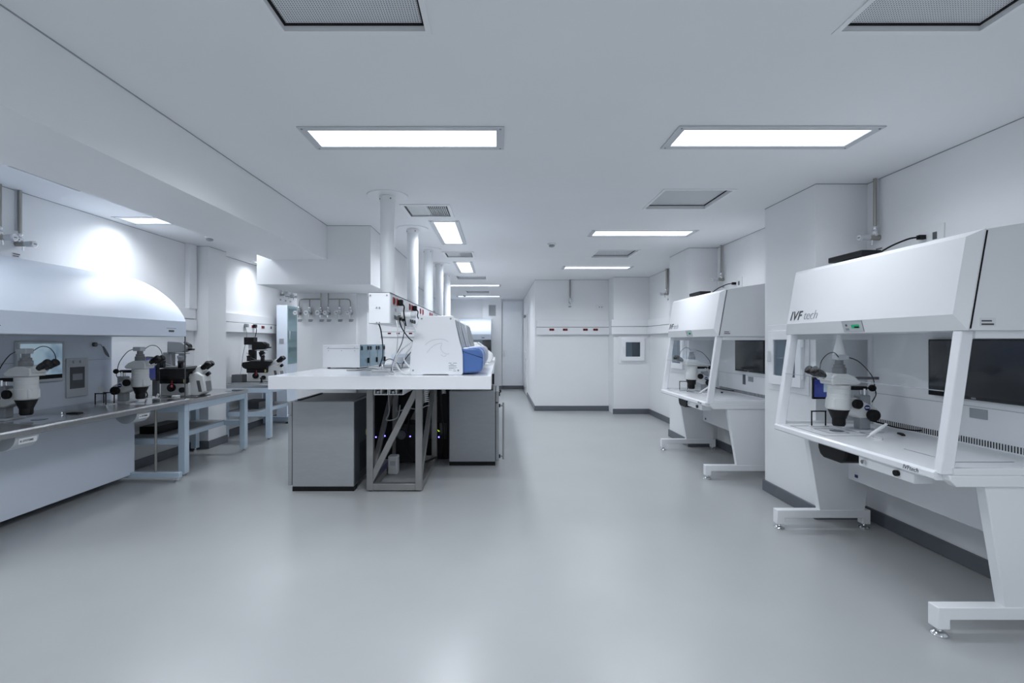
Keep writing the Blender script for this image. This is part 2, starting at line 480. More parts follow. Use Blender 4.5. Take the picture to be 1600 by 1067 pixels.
for k, (x0, x1, y0, y1, lab) in enumerate(vents):
    t = thing('ceiling_vent', lab, 'ceiling vent', ((x0+x1)/2, (y0+y1)/2, CEIL), 0, 'square ceiling vents')
    MB().frame(x0-.024, x1+.024, y0-.024, y1+.024, .025, CEIL-.006, CEIL+.0, axis='z').build('frame', 'white_coat', t, bevel=.002)
    d = .022 if k < 2 else .03
    MB().box(x0+.001, x1-.001, y0+.001, y1-.001, CEIL+d, CEIL+d+.01).build('grille', 'perforated' if k < 2 else 'perforated_fine', t)
    MB().frame(x0+.0005, x1-.0005, y0+.0005, y1-.0005, .012, CEIL+d-.004, CEIL+d, axis='z').build('shadow_gasket', 'black_rubber', t)
for (x0, x1, y0, y1, lab) in louv:
    t = thing('ceiling_grille', lab, 'ceiling grille', ((x0+x1)/2, (y0+y1)/2, CEIL), 0, 'slatted ceiling grilles')
    MB().frame(x0-.02, x1+.02, y0-.02, y1+.02, .035, CEIL-.01, CEIL, axis='z').build('frame', 'white_coat', t, bevel=.002)
    MB().box(x0+.001, x1-.001, y0+.001, y1-.001, CEIL+.075, CEIL+.08).build('duct_backing', 'black', t)
    sl = MB(); n = 20
    for i in range(n):
        x = x0 + .03 + (x1-x0-.06) * (i + .5) / n
        tilt = -.006 if i < n/2 else .006
        sl.hexa([(x-.002+tilt, y0+.002, CEIL+.002), (x+.002+tilt, y0+.002, CEIL+.002), (x+.002+tilt, y1-.002, CEIL+.002), (x-.002+tilt, y1-.002, CEIL+.002),
                 (x-.002-tilt, y0+.002, CEIL+.014), (x+.002-tilt, y0+.002, CEIL+.014), (x+.002-tilt, y1-.002, CEIL+.014), (x-.002-tilt, y1-.002, CEIL+.014)])
    sl.build('slats', 'white_coat', t)
for (x, y, lab) in ((.705, 6.42, 'round smoke detector on the ceiling between the vent rows, before the back wall'),
                    (-.95, 13.55, 'tiny round smoke detector on the far ceiling by the last light strip'),
                    (-3.6, 6.03, 'round smoke detector on the ceiling behind the beam')):
    t = thing('smoke_detector', lab, 'smoke detector', (x, y, CEIL), 0, 'smoke detectors')
    MB().lathe([(.055, 0), (.055, -.014), (.05, -.018)], (x, y, CEIL)).build('base_plate', 'white_plastic', t)
    MB().lathe([(.03, -.018), (.04, -.026), (.038, -.04), (.02, -.048)], (x, y, CEIL)).build('sensor', 'mid_grey', t)

# ------------------------------------------------------------------ service columns
DY = [4.31, 5.57, 6.83, 8.09, 9.35]
dl = ['thickest-looking white round column at the front end of the hanging socket box',
      'second white round column from the front, rising from the hanging socket box',
      'middle white round column of the five above the hanging socket box',
      'fourth white round column from the front above the hanging socket box',
      'farthest white round column above the hanging socket box']
for y, lab in zip(DY, dl):
    t = thing('service_column', lab, 'column', (-.99, y, CEIL), 0, 'white round columns above the bench')
    MB().cyl((-.99, y, 1.863), (-.99, y, CEIL-.001), .064, seg=36).build('tube', 'duct_white', t)
    MB().lathe([(.18, 0), (.18, -.006), (.176, -.009), (.06, -.009)], (-.99, y, CEIL-.0005), seg=48).build('ceiling_plate', 'white_coat', t)
    c = MB().cyl((-.99, y, CEIL-.06), (-.99, y, CEIL-.012), .069, seg=36).build('collar', 'white_coat', t)
    for a in range(4):
        an = a * PI/2 + .6
        MB().cyl((-.99+.066*math.cos(an), y+.066*math.sin(an), CEIL-.04), (-.99+.073*math.cos(an), y+.073*math.sin(an), CEIL-.04), .006, seg=8).build('screw', 'dark_grey', c)

# ------------------------------------------------------------------ hanging service box
SX0, SX1, SZ0, SZ1 = -1.075, -.90, 1.608, 1.862
t = thing('service_box', 'long white hanging box with red sockets held by the round columns', 'socket box', (-.99, 6.8, SZ0))
MB().box(SX0, SX1, 4.0, 9.6, SZ0, SZ1).build('housing', 'white_coat', t, bevel=.002)
MB().box(SX1, SX1+.004, 4.01, 9.59, SZ0+.004, SZ1-.006).build('socket_panel', 'light_grey', t)
MB().box(SX0-.0, SX1+.006, 4.0, 9.6, SZ1, SZ1+.004).build('top_seam', 'dark_grey', t)
ep = MB().box(SX0+.003, SX1-.003, 3.992, 4.0, SZ0+.003, SZ1-.003).build('end_plate', 'white_gloss', t, bevel=.002)
for (fx, fz) in ((.1, .92), (.88, .92), (.40, .52), (.53, .52), (.40, .03), (.53, .03)):
    MB().cyl((SX0+.175*fx, 3.985, SZ0+.254*fz), (SX0+.175*fx, 3.993, SZ0+.254*fz), .006, seg=10).build('screw', 'mid_grey', ep)
sock_y = [4.13, 4.27, 4.87, 5.0, 5.53, 5.71, 6.30, 6.48, 6.95, 7.1, 7.6, 7.75, 8.3, 8.45]
for y in sock_y:
    s_ = MB().box(SX1+.004, SX1+.012, y-.03, y+.03, 1.775, 1.838).build('socket', 'socket_red', t, bevel=.003)
    MB().box(SX1+.011, SX1+.0135, y-.005, y+.025, 1.785, 1.828).build('socket_insert', 'black', s_)
for i, y in enumerate([4.16, 4.30, 4.42, 4.9, 5.02, 5.14, 5.6, 5.75, 6.35, 6.5]):
    MB().box(SX1+.004, SX1+.016, y-.014, y+.014, 1.655, 1.685).build('data_socket', 'dark_grey', t, bevel=.002)
for y in (4.2, 4.95, 5.65):
    MB().box(SX1+.004, SX1+.010, y-.012, y+.012, 1.72, 1.745).build('switch', 'mid_grey', t)

# ------------------------------------------------------------------ gas outlets
def make_outlet(label, loc, rz, pipe_top, group, twin=False):
    """local +x points out of the wall; origin at the wall at valve height"""
    t = thing('gas_outlet', label, 'gas valve', loc, rz, group)
    if pipe_top:
        for k, yy in enumerate((0, .035) if twin else (0,)):
            p = MB().cyl((.035, yy, .03), (.035, yy, pipe_top), .0125, seg=14)
            p.build('pipe', 'brass_nickel', t, local=True)
        MB().box(.0, .02, -.016, .0, .1, pipe_top).build('pipe_rail', 'light_grey', t, local=True)
    MB().lathe([(.018, .0), (.024, .012), (.024, .035), (.015, .045), (.018, .05), (.018, .07), (.013, .078)], (.035, 0, .0), 14).build('fitting', 'chrome', t, local=True)
    MB().cyl((.0, 0, -.012), (.085, 0, -.012), .021, seg=16).build('valve_body', 'brass_nickel', t, local=True)
    k = MB().cyl((.083, 0, -.012), (.15, 0, -.012), .024, .026, seg=20).build('regulator_knob', 'light_grey', t, local=True)
    g = MB().cyl((.15, 0, -.012), (.162, 0, -.012), .029, seg=24).build('gauge', 'chrome', t, local=True)
    MB().cyl((.162, 0, -.012), (.164, 0, -.012), .024, seg=24).build('dial', 'paper_white', g, local=True)
    MB().box(.164, .166, -.012, .012, -.015, -.009).build('needle', 'label_ink', g, local=True)
    MB().lathe([(.007, -.03), (.007, -.05), (.011, -.052), (.011, -.058), (.006, -.06), (.006, -.072)], (.06, 0, 0), 10).build('nozzle', 'chrome', t, local=True)
    lp = MB().box(.0, .003, -.035, .035, -.125, -.088).build('label_plate', 'paper_white', t, local=True)
    MB().box(.003, .004, -.03, .03, -.104, -.095).box(.003, .004, -.03, .02, -.12, -.112).build('label_print', 'label_ink', lp, local=True)
    return t
make_outlet('gas valve with round gauge on the wall above the nearer hood, by the pillar', (XR, 3.86, 2.30), PI, CEIL-2.30, 'gas valves on the walls')
make_outlet('gas valve with round gauge on the wall above the farther hood', (XR, 6.53, 2.31), PI, CEIL-2.31, 'gas valves on the walls')
make_outlet('twin-pipe gas valve on the wall half hidden by the far pillar', (XR, 8.66, 2.32), PI, CEIL-2.32, 'gas valves on the walls', True)
make_outlet('gas valve on a thin pipe on the back wall above the red sockets', (1.505, 10.2, 2.30), -PI/2, CEIL-2.30, 'gas valves on the walls')
make_outlet('gas valve above the curved blue hood, the whole one beside the cut-off one', (XL, 4.16, 2.31), 0, CEIL-2.31, 'gas valves on the walls')
make_outlet('gas valve above the curved blue hood, cut off by the picture edge', (XL, 3.99, 2.33), 0, CEIL-2.33, 'gas valves on the walls')
for i, (y, l) in enumerate(((9.2, 'first'), (9.42, 'middle'), (9.64, 'last'))):
    make_outlet(f'{l} gas valve of three on the wall above the tall blue cabinet', (XL, y, 2.36), 0, CEIL-2.36, 'gas valves above the blue cabinet')
PV = [-2.638, -2.497, -2.349, -2.251, -2.102, -1.957]
names = ['leftmost', 'second', 'third', 'fourth', 'fifth', 'rightmost']
for x, n in zip(PV, names):
    make_outlet(f'{n} gas valve from the left of the six on the pillar behind the bench', (x, 6.43, 1.845), -PI/2, 0, 'six gas valves on the pillar')
yp = 6.395
tag(MB().tube([(PV[2], yp, 2.10), (PV[2], yp, 1.92)], .008, 10).tube([(PV[2], yp, 2.02), (PV[0]+.06, yp, 2.02), (PV[0]+.012, yp, 2.005), (PV[0], yp, 1.96), (PV[0], yp, 1.92)], .008, 10)
    .tube([(PV[1], yp, 2.02), (PV[1], yp, 1.92)], .008, 10).build('gas_pipe_manifold', 'brass_nickel'),
    'branching steel gas pipe feeding the left three valves on the pillar', 'gas pipe', 'gas pipes on the pillar')
tag(MB().tube([(PV[3], yp, 2.10), (PV[3], yp, 1.92)], .008, 10).tube([(PV[3], yp, 2.02), (PV[5]-.06, yp, 2.02), (PV[5]-.012, yp, 2.005), (PV[5], yp, 1.96), (PV[5], yp, 1.92)], .008, 10)
    .tube([(PV[4], yp, 2.02), (PV[4], yp, 1.92)], .008, 10).build('gas_pipe_manifold', 'brass_nickel'),
    'branching steel gas pipe feeding the right three valves on the pillar', 'gas pipe', 'gas pipes on the pillar')

# ------------------------------------------------------------------ trunking
def trunk(label, segs, socks, sock_mat='socket_red'):
    """segs: list of (axis,a0,a1,fixed,dir): axis 'x' along x on wall y=fixed (protrudes -y), 'y' along y on wall x=fixed protruding dir"""
    a = segs[0]
    loc = ((a[1]+a[2])/2, a[3], 1.75) if a[0] == 'x' else (a[3], (a[1]+a[2])/2, 1.75)
    t = thing('wall_trunking', label, 'cable trunking', loc, 0, 'white cable trunking')
    u = MB(); l = MB(); g = MB()
    for (ax, a0, a1, fx, dr) in segs:
        for m, z0, z1, d in ((u, 1.765, 1.90, .05), (l, 1.605, 1.755, .065), (g, 1.755, 1.765, .03)):
            if ax == 'x': m.box(a0, a1, fx-d, fx, z0, z1)
            else: m.box(fx, fx+dr*d, a0, a1, z0, z1)
    u.build('upper_cover', 'white_coat', t, bevel=.004); l.build('lower_cover', 'white_coat', t, bevel=.004); g.build('groove', 'dark_grey', t)
    for (ax, p, fx, dr, kind) in socks:
        m = MB()
        w = .05 if kind != 'slim' else .02
        if ax == 'x': m.box(p-w, p+w, fx-.072, fx-.064, 1.685, 1.73)
        else: m.box(fx+dr*.064, fx+dr*.072, p-w, p+w, 1.685, 1.73)
        s_ = m.build('socket', 'socket_red' if kind in ('red',) else 'dark_grey', t, bevel=.002)
        if kind == 'red':
            for q in (-.022, .022):
                m = MB()
                if ax == 'x': m.box(p+q-.012, p+q+.012, fx-.0735, fx-.0715, 1.69, 1.725)
                else: m.box(fx+dr*.0715, fx+dr*.0735, p+q-.012, p+q+.012, 1.69, 1.725)
                m.build('socket_insert', 'black', s_)
    return t
trunk('white cable trunking with four red sockets around the back wall corner',
      [('x', .80, 2.32, 10.2, -1), ('x', 2.27, XR, 9.75, -1), ('y', 7.46, 9.70, XR, -1)],
      [('x', 1.115, 10.2, -1, 'red'), ('x', 1.397, 10.2, -1, 'red'), ('x', 1.82, 10.2, -1, 'red'), ('x', 2.033, 10.2, -1, 'red')])
trunk('white cable trunking with sockets on the wall behind the far microscope',
      [('y', 7.02, 12.5, XL, 1)],
      [('y', 7.78, XL, 1, 'slim'), ('y', 8.05, XL, 1, 'red'), ('y', 8.38, XL, 1, 'red'), ('y', 8.68, XL, 1, 'slim'), ('y', 8.98, XL, 1, 'red'), ('y', 9.35, XL, 1, 'red')])
trunk('white cable trunking behind the curved blue hood, ending at the wall column', [('y', 2.6, 6.55, XL, 1)], [])
trunk('white cable trunking on the end wall behind the bench cables',
      [('x', XL+.1, -1.4, Y1, -1)], [('x', -3.35, Y1, -1, 'red'), ('x', -3.08, Y1, -1, 'red'), ('x', -2.7, Y1, -1, 'red')])
vt = tag(MB().box(XL, XL+.06, 6.40, 6.56, 1.90, CEIL).build('vertical_trunking', 'white_coat', bevel=.004), 'vertical white cable duct in the corner beside the wall column', 'cable trunking')
t = thing('control_plate', 'small white two-switch plate high on the back wall', 'switch plate', (2.145, 10.2, 2.19))
MB().box(2.05, 2.22, 10.188, 10.2, 2.13, 2.24).build('plate', 'white_plastic', t, bevel=.003)
for x in (2.125, 2.175): MB().box(x-.008, x+.008, 10.184, 10.189, 2.175, 2.195).build('switch', 'dark_grey', t)
t = thing('wall_grille', 'grey slatted vent grille high on the end wall pilaster', 'vent grille', (-.2, Y1-.1, 2.4))
MB().frame(-.31, -.08, 2.24, 2.58, .02, Y1-.115, Y1-.1).build('frame', 'light_grey', t)
sl = MB()
for i in range(14): sl.box(-.295, -.095, Y1-.112, Y1-.1, 2.262+.0215*i, 2.275+.0215*i)
sl.build('slats', 'mid_grey', t)

# ------------------------------------------------------------------ stereo microscope (local +x toward the user)
def make_stereo(label, loc, rz, group):
    t = thing('stereo_microscope', label, 'microscope', loc, rz, group)
    L = dict(local=True)
    MB().box(-.095, .085, -.085, .085, .0, .014).build('base_plate', 'light_grey', t, **L, bevel=.004)
    MB().box(-.037, .037, -.036, .036, .014, .26).build('post', 'mid_grey', t, **L, bevel=.008)
    for yy in (-.016, .016):
        MB().cyl((-.004, yy, .255), (-.004, yy, .305), .011, seg=14).build('guide_rod', 'chrome', t, **L)
    arm = MB().prism([(.235,.24),(.074,.243),(-.05,.18),(-.08,.162),(-.085,.118),(-.03,.098),(.045,.096),(.09,.115),(.24,.16)], 'y', -.05, .05).build('focus_arm', 'scope_white', t, **L, bevel=.012, seg=3)
    for sg in (-1, 1):
        bd = MB().cyl((-.0, sg*.0495, .172), (-.0, sg*.0518, .172), .02, seg=24).build('badge', 'badge_blue', arm, **L)
        MB().box(-.014, .014, sg*.0515, sg*.0525, .168, .176).build('badge_band', 'paper_white', bd, **L)
    for sg in (-1, 1):
        MB().lathe([(.036, .048), (.04, .055), (.04, .085), (.03, .092)], (-.03, 0, .122), 24, axis=(0, sg, 0)).build('focus_knob', 'black_rubber', t, **L)
        MB().lathe([(.030, .048), (.034, .054), (.034, .074), (.026, .08)], (.078, 0, .2), 24, axis=(0, sg, 0)).build('zoom_knob', 'black_rubber', t, **L)
    MB().lathe([(.066, .17), (.069, .155), (.058, .125), (.048, .10), (.044, .088)], (.168, 0, 0), 32).build('objective_mount', 'black', t, **L)
    MB().lathe([(.068, .155), (.0745, .165), (.0745, .24), (.07, .245)], (.168, 0, 0), 36).build('objective_collar', 'scope_white', t, **L)
    o = MB().lathe([(.040, .092), (.042, .086), (.042, .048), (.036, .036)], (.168, 0, 0), 32).build('objective_lens', 'black', t, **L)
    MB().box(.115, .13, -.01, .01, .09, .16).build('mount_latch', 'black', t, **L)
    z = MB().lathe([(.072, .225), (.072, .268), (.0705, .270), (.0705, .272), (.072, .274), (.072, .303), (.0705, .305), (.0705, .307), (.072, .309), (.072, .333)], (.168, 0, 0), 36).build('zoom_body', 'scope_white', t, **L)
    MB().box(.10, .102, -.03, .03, .245, .262).build('label_print', 'label_ink', z, **L)
    MB().prism([(.075,.337),(.06,.352),(.062,.362),(.10,.395),(.15,.415),(.22,.415),(.255,.40),(.262,.36),(.255,.337)], 'y', -.07, .07).build('head', 'scope_white', t, **L, bevel=.02, seg=3)
    MB().hexa([(.235,-.055,.352),(.30,-.055,.37),(.30,.055,.37),(.235,.055,.352),(.235,-.055,.408),(.292,-.055,.43),(.292,.055,.43),(.235,.055,.408)]).build('ocular_block', 'scope_white', t, **L, bevel=.012)
    for yy in (-.032, .032):
        MB().lathe([(.02, -.01), (.022, .03), (.026, .034), (.026, .075), (.030, .08), (.030, .10), (.022, .106)], (.285, yy, .395), 20, axis=(.87, 0, .5)).build('eyepiece', 'black', t, **L)
    MB().lathe([(.044, .41), (.044, .455), (.036, .458), (.036, .478), (.026, .48), (.026, .51)], (.165, 0, 0), 24).build('camera_adapter', 'scope_grey', t, **L)
    MB().box(.115, .195, -.035, .035, .51, .55).build('camera', 'light_grey', t, **L, bevel=.006)
    MB().box(-.025, .11, -.02, .02, .295, .322).build('lamp_arm', 'black', t, **L, bevel=.004)
    MB().cyl((-.06, 0, .308), (-.02, 0, .308), .006, seg=10).ball((-.075, 0, .308), .025).build('lamp_arm_knob', 'black_rubber', t, **L)
    MB().tube([(.118, .0, .535), (.03, .01, .50), (-.055, .02, .40), (-.078, .02, .32)], .0035, 8).build('cable', 'black_rubber', t, **L)
    MB().tube([(.19, .03, .53), (.235, .05, .565), (.29, .06, .555), (.335, .06, .50), (.345, .06, .42)], .003, 8).build('cable', 'black_rubber', t, **L)
    MB().tube([(-.08, .02, .30), (-.085, .02, .26), (-.05, .03, .21)], .0035, 8).build('cable', 'black_rubber', t, **L)
    return t

# ------------------------------------------------------------------ right hoods
HX, HY = 2.6, 3.12
H = thing('laminar_flow_hood', 'white slanted hood on legs, the nearer one with the large black monitor', 'flow hood', (HX, HY, 0), 0, 'white slanted hoods along the wall')
NE, FE = 2.385, 3.825     # near / far ends
MB().prism([(2.172, .775), (2.186, .765), (2.98, .765), (2.98, .815), (2.186, .815), (2.172, .805)], 'y', NE+.03, FE-.01).build('worktop', 'white_gloss', H, bevel=.003)
for (a, b) in ((NE-.015, NE+.032), (FE-.012, FE+.015)):
    MB().prism([(2.215, .80), (2.215, .775), (2.245, .745), (2.985, .745), (2.985, .80)], 'y', a, b).build('end_rail', 'white_coat', H, bevel=.004)
    MB().box(2.24, 2.97, a+.008, b-.008, .80, .835).build('glass_channel', 'white_coat', H, bevel=.003)
# canopy
prof = [(2.296, 1.514), (2.381, 2.01), (3.0, 2.105), (3.0, 1.514)]
MB().prism(prof, 'y', NE-.03, FE+.025).build('canopy', 'white_coat', H, bevel=.003)
Ya, Yb = NE-.03, FE+.025
def fp(y, t_, off):          # point on the slanted front; t_ 0..1 bottom-top, off = outward
    x = 2.292 + (2.377-2.292)*t_; z = 1.514 + (2.01-1.514)*t_
    return (x - off*.985, y, z + off*.17)
fr = MB()
o0 = [fp(Yb, 0, .0), fp(Ya, 0, .0), fp(Ya, 1, .0), fp(Yb, 1, .0)]
o1 = [fp(Yb, 0, .006), fp(Ya, 0, .006), fp(Ya, 1, .006), fp(Yb, 1, .006)]
i1 = [fp(Yb-.055, .15, .042), fp(Ya+.055, .15, .042), fp(Ya+.055, .93, .042), fp(Yb-.055, .93, .042)]
fr.rings([o0, o1, i1]); fr.build('front_panel', 'white_coat', H, smooth=False)
for yy in (Ya-.001, Yb+.001):
    MB().bar(fp(yy, .02, -.004), fp(yy, .985, -.004), .004, .005, up=(0, 1, 0)).build('seam', 'black', H)
# back panel + slots + monitor
bp = MB().box(2.955, 2.985, NE+.03, FE-.012, .815, 1.514).build('back_panel', 'white_coat', H)
sl = MB(); y = NE+.06
while y < FE-.05: sl.box(2.953, 2.9565, y, y+.0065, .822, .860); y += .0168
sl.build('vent_slots', 'black', bp)
MB().box(2.9535, 2.9555, NE+.04, FE-.02, 1.055, 1.058).build('panel_groove', 'groove', bp)
mo = MB().box(2.918, 2.953, 2.63, 3.285, 1.10, 1.475).build('monitor', 'black', H, bevel=.004)
MB().box(2.916, 2.919, 2.642, 3.273, 1.122, 1.463).build('screen', 'screen_off', mo)
text('logo_text', 'DELL', .014, basis((2.917, 2.985, 1.106), (0, -1, 0), (0, 0, 1)), 'light_grey', mo)
MB().box(2.949, 2.956, 2.92, 3.03, .985, 1.045).build('display', 'mid_grey', H, bevel=.002)
MB().box(2.949, 2.956, 3.10, 3.16, .94, 1.06).build('socket_plate', 'dark_grey', H, bevel=.002)
# posts
def post(y):
    m = MB()
    zt, zb = 1.514, .80
    for (dx0, dx1) in ((0, .062),):
        m.hexa([(2.188+dx0, y-.025, zb), (2.188+dx1, y-.025, zb), (2.188+dx1, y+.025, zb), (2.188+dx0, y+.025, zb),
                (2.288+dx0, y-.025, zt), (2.288+dx1, y-.025, zt), (2.288+dx1, y+.025, zt), (2.288+dx0, y+.025, zt)])
    m.build('post', 'white_gloss', H, bevel=.006)
post(NE+.028); post(FE-.015)
for y in (NE+.005, FE):
    MB().box(2.345, 2.985, y-.012, y+.012, 1.475, 1.514).build('side_rail', 'white_coat', H, bevel=.003)
    MB().box(2.93, 2.955, y-.012, y+.012, .83, 1.48).build('side_rail', 'white_coat', H, bevel=.003)
    MB().prism([(2.25, .82), (2.345, 1.49), (2.94, 1.49), (2.94, .82)], 'y', y-.003, y+.003).build('side_window', 'glass', H)
# front sash of glass
def sx(z): return 2.30 - .012 - (1.514 - z) * .14
MB().hexa([(sx(1.21)-.003, NE+.055, 1.21), (sx(1.21)+.002, NE+.055, 1.21), (sx(1.21)+.002, FE-.042, 1.21), (sx(1.21)-.003, FE-.042, 1.21),
           (sx(1.512)-.003, NE+.055, 1.512), (sx(1.512)+.002, NE+.055, 1.512), (sx(1.512)+.002, FE-.042, 1.512), (sx(1.512)-.003, FE-.042, 1.512)]).build('front_sash', 'glass', H)
MB().hexa([(sx(1.208)-.0035, NE+.055, 1.208), (sx(1.208)+.0025, NE+.055, 1.208), (sx(1.208)+.0025, FE-.042, 1.208), (sx(1.208)-.0035, FE-.042, 1.208),
           (sx(1.2115)-.0035, NE+.055, 1.2115), (sx(1.2115)+.0025, NE+.055, 1.2115), (sx(1.2115)+.0025, FE-.042, 1.2115), (sx(1.2115)-.0035, FE-.042, 1.2115)]).build('sash_edge', 'mid_grey', H)
# control display on lower bevel of the canopy front
def fq(y, s_): # point on lower bevel, s_ 0..1
    A = Vector(fp(y, 0, .006)); B = Vector(fp(y, .15, .042)); return A + (B-A)*s_
n_ = Vector((-.9, 0, -.43))
def bevel_plate(y0, y1, s0, s1, off, thick=.003):
    p = [fq(y0, s0), fq(y1, s0), fq(y1, s1), fq(y0, s1)]
    q = [v + n_*off for v in p]; r_ = [v + n_*(off+thick) for v in p]
    return MB().hexa(q + r_)
cp = bevel_plate(3.19, 3.02, .12, .92, -.001).build('control_display', 'light_grey', H)
bevel_plate(3.195, 3.015, .08, .96, -.002, .002).build('display_border', 'dark_grey', cp)
bevel_plate(3.115, 3.045, .38, .66, .001, .002).build('lcd', 'lcd_green', cp)
bevel_plate(3.09, 3.05, .40, .52, .002, .002).build('lcd_digits', 'black', cp)
bevel_plate(3.165, 3.15, .55, .72, .001, .002).build('button', 'dark_grey', cp)
bevel_plate(3.17, 3.14, .22, .40, .001, .002).build('button', 'mid_grey', cp)
up_ = Vector(fp(0, 1, 0)) - Vector(fp(0, 0, 0))
f0 = Vector(fp(3.765, .15, .043)); f1 = Vector(fp(3.765, .93, .043)); upv = (f1-f0).normalized()
lp = f0 + upv*.028 + Vector((-.0015, 0, 0))
text('logo_text', 'IVF', .098, basis(lp, (0, -1, 0), upv), 'label_ink', H, shear=.22, offset=.0006, spacing=1.08)
text('logo_text', 'tech', .098, basis(lp + Vector((0, -.162, 0)), (0, -1, 0), upv), 'mid_grey', H, shear=.22, offset=-.0022, spacing=.92)
text('edge_logo', 'IVFtech', .032, basis((2.1715, 2.60, .781), (0, -1, 0), (0, 0, 1)), 'label_ink', H, shear=.25)
# pedestal legs
for yc in (NE+.025, FE-.04):
    lg = MB().prism([(2.395, .765), (2.50, .14), (2.845, .14), (2.95, .765)], 'y', yc-.026, yc+.026).build('leg', 'white_coat', H, bevel=.004)
    MB().prism([(2.165, .15), (2.165, .04), (2.225, .04), (2.225, .088), (2.83, .088), (2.83, .04), (2.89, .04), (2.89, .15)], 'y', yc-.03, yc+.03).build('foot_beam', 'white_coat', lg, bevel=.004)
    for x in (2.195, 2.86):
        MB().lathe([(.036, 0), (.037, .008), (.03, .016), (.014, .024), (.011, .03), (.011, .042)], (x, yc, 0), 24).build('levelling_foot', 'chrome', lg)
MB().box(2.72, 2.745, NE+.05, FE-.065, .395, .765).build('rear_panel', 'white_coat', H, bevel=.003)
MB().box(2.717, 2.7205, 3.66, 3.69, .425, .447).build('sticker', 'badge_blue', H)
dr = MB().box(2.20, 2.30, 2.56, 2.955, .705, .764).build('control_box', 'white_coat', H, bevel=.004)
MB().cyl((2.183, 2.905, .738), (2.2, 2.905, .738), .012, seg=18).build('knob', 'chrome', dr)
MB().cyl((2.183, 2.665, .735), (2.2, 2.665, .735), .0165, seg=18).build('knob', 'black', dr)
hp = [(2.33 + .0, .764)]
MB().prism([(3.16, .764), (3.16, .71), (3.18, .67), (3.22, .65), (3.38, .65), (3.42, .67), (3.44, .71), (3.44, .764)], 'x', 2.27, 2.60).build('illuminator_base', 'black', H, bevel=.01)
MB().box(2.43, 2.75, 2.58, 2.90, .8151, .8172).build('warming_plate', 'groove', H)
MB().box(2.437, 2.743, 2.587, 2.893, .8165, .8185).build('warming_plate_top', 'white_gloss', H)
for (a0, a1, b0, b1) in ((2.23, 2.56, 3.30, 3.70), (2.33, 2.47, 3.40, 3.58)):
    pl = MB().frame(a0, a1, b0, b1, .004, .815, .8165, axis='z').build('stage_outline', 'dark_grey', H)
MB().lathe([(.045, .815), (.045, .8172)], (2.44, 3.49, 0), 32).build('stage_glass', 'glass_dark', H)
# slots high on the back edge
ms = MB()
for i in range(6): ms.box(2.93, 2.985, NE-.0315, NE-.0295, 1.80+.03*i, 1.815+.03*i)
ms.build('rear_slots', 'mid_grey', H)
lb = MB().box(2.345, 2.42, NE-.032, NE-.0295, 1.535, 1.575).build('label_plate', 'paper_white', H)
MB().box(2.35, 2.41, NE-.033, NE-.0315, 1.54, 1.548).box(2.35, 2.40, NE-.033, NE-.0315, 1.557, 1.564).build('label_print', 'label_ink', lb)

H2 = copy_tree(H, (HX+.025, HY+2.735, 0), None, 'white slanted hood on legs between the two pillars, the farther smaller-looking one')
bx = MB().box(2.56, 2.9, NE+2.75, NE+2.80, 1.498, 1.512).build('interior_lamp', 'lamp_small', H2)

# on / around the hoods
def hood_items(dx, dy, which):
    near = which == 'nearer'
    ms_ = make_stereo(f'white and black stereo microscope standing in the {which} slanted white hood', (2.63+dx, 3.50+dy, .815), PI, 'stereo microscopes')
    MB().tube([(2.66+dx, 3.46+dy, .895), (2.72+dx, 3.44+dy, .88), (2.80+dx, 3.42+dy, .855), (2.90+dx, 3.39+dy, .838), (2.953+dx, 3.38+dy, .838)], .005, 8).build('power_cord', 'black_rubber', ms_)
    if near:
        MB().lathe([(.04, .55), (.034, .58), (.012, .685), (.010, .695)], (.165, 0, 0), 24).build('light_cone_funnel', 'white_plastic', ms_, local=True)  # white light cone above the camera, built as a plastic funnel
    tag(MB().box(2.50+dx, 2.64+dx, 3.33+dy, 3.67+dy, 2.052, 2.092).build('control_unit', 'black', bevel=.006), f'flat black box lying on top of the {which} white hood', 'box', 'black boxes on the hoods')
    w = thing('wire_stand', f'small black wire frame beside the microscope in the {which} white hood', 'wire stand', (2.42+dx, 3.66+dy, .8166), 0, 'small black wire frames')
    m = MB()
    m.tube([(2.37+dx, 3.66+dy, .823), (2.37+dx, 3.66+dy, .925), (2.375+dx, 3.66+dy, .932), (2.47+dx, 3.66+dy, .932), (2.475+dx, 3.66+dy, .925), (2.475+dx, 3.66+dy, .823)], .005, 8, 4)
    m.build('loop', 'black', w)
    MB().box(2.355+dx, 2.49+dx, 3.645+dy, 3.675+dy, .8166, .824).build('foot', 'white_plastic', w)
    p = thing('pipette', f'white pipette leaning on its rest inside the {which} white hood', 'pipette', (2.47+dx, 3.2+dy, .8155), 0, 'pipettes in the hoods')
    MB().lathe([(.004, 0), (.006, .03), (.011, .04), (.011, .14), (.008, .15), (.008, .17)], (2.43+dx, 3.19+dy, .8265), 14, axis=(.85, .12, .5)).build('body', 'white_plastic', p)
    MB().tube([(2.47+dx, 3.19+dy, .8195), (2.50+dx, 3.24+dy, .8195), (2.54+dx, 3.21+dy, .8195), (2.50+dx, 3.16+dy, .8195), (2.47+dx, 3.19+dy, .8195)], .004, 8).build('rest', 'white_plastic', p)
    tag(MB().prism([(-.045, .0), (-.04, .008), (-.01, .014), (.03, .012), (.045, .0)], 'y', -.012, .012).build('pen', 'black_rubber', bevel=.003), f'small black holder lying near the slots in the {which} white hood', 'holder', 'black holders in the hoods')
    o = bpy.context.scene.collection.objects[-1]
hood_items(0, 0, 'nearer'); hood_items(.025, 2.735, 'farther')
for o, d in zip([o for o in COL.objects if o.name.startswith('pen')], ((0, 0), (.025, 2.735))):
    o.location = (2.78+d[0], 3.34+d[1], .8155); o.rotation_euler = (0, 0, 1.2)

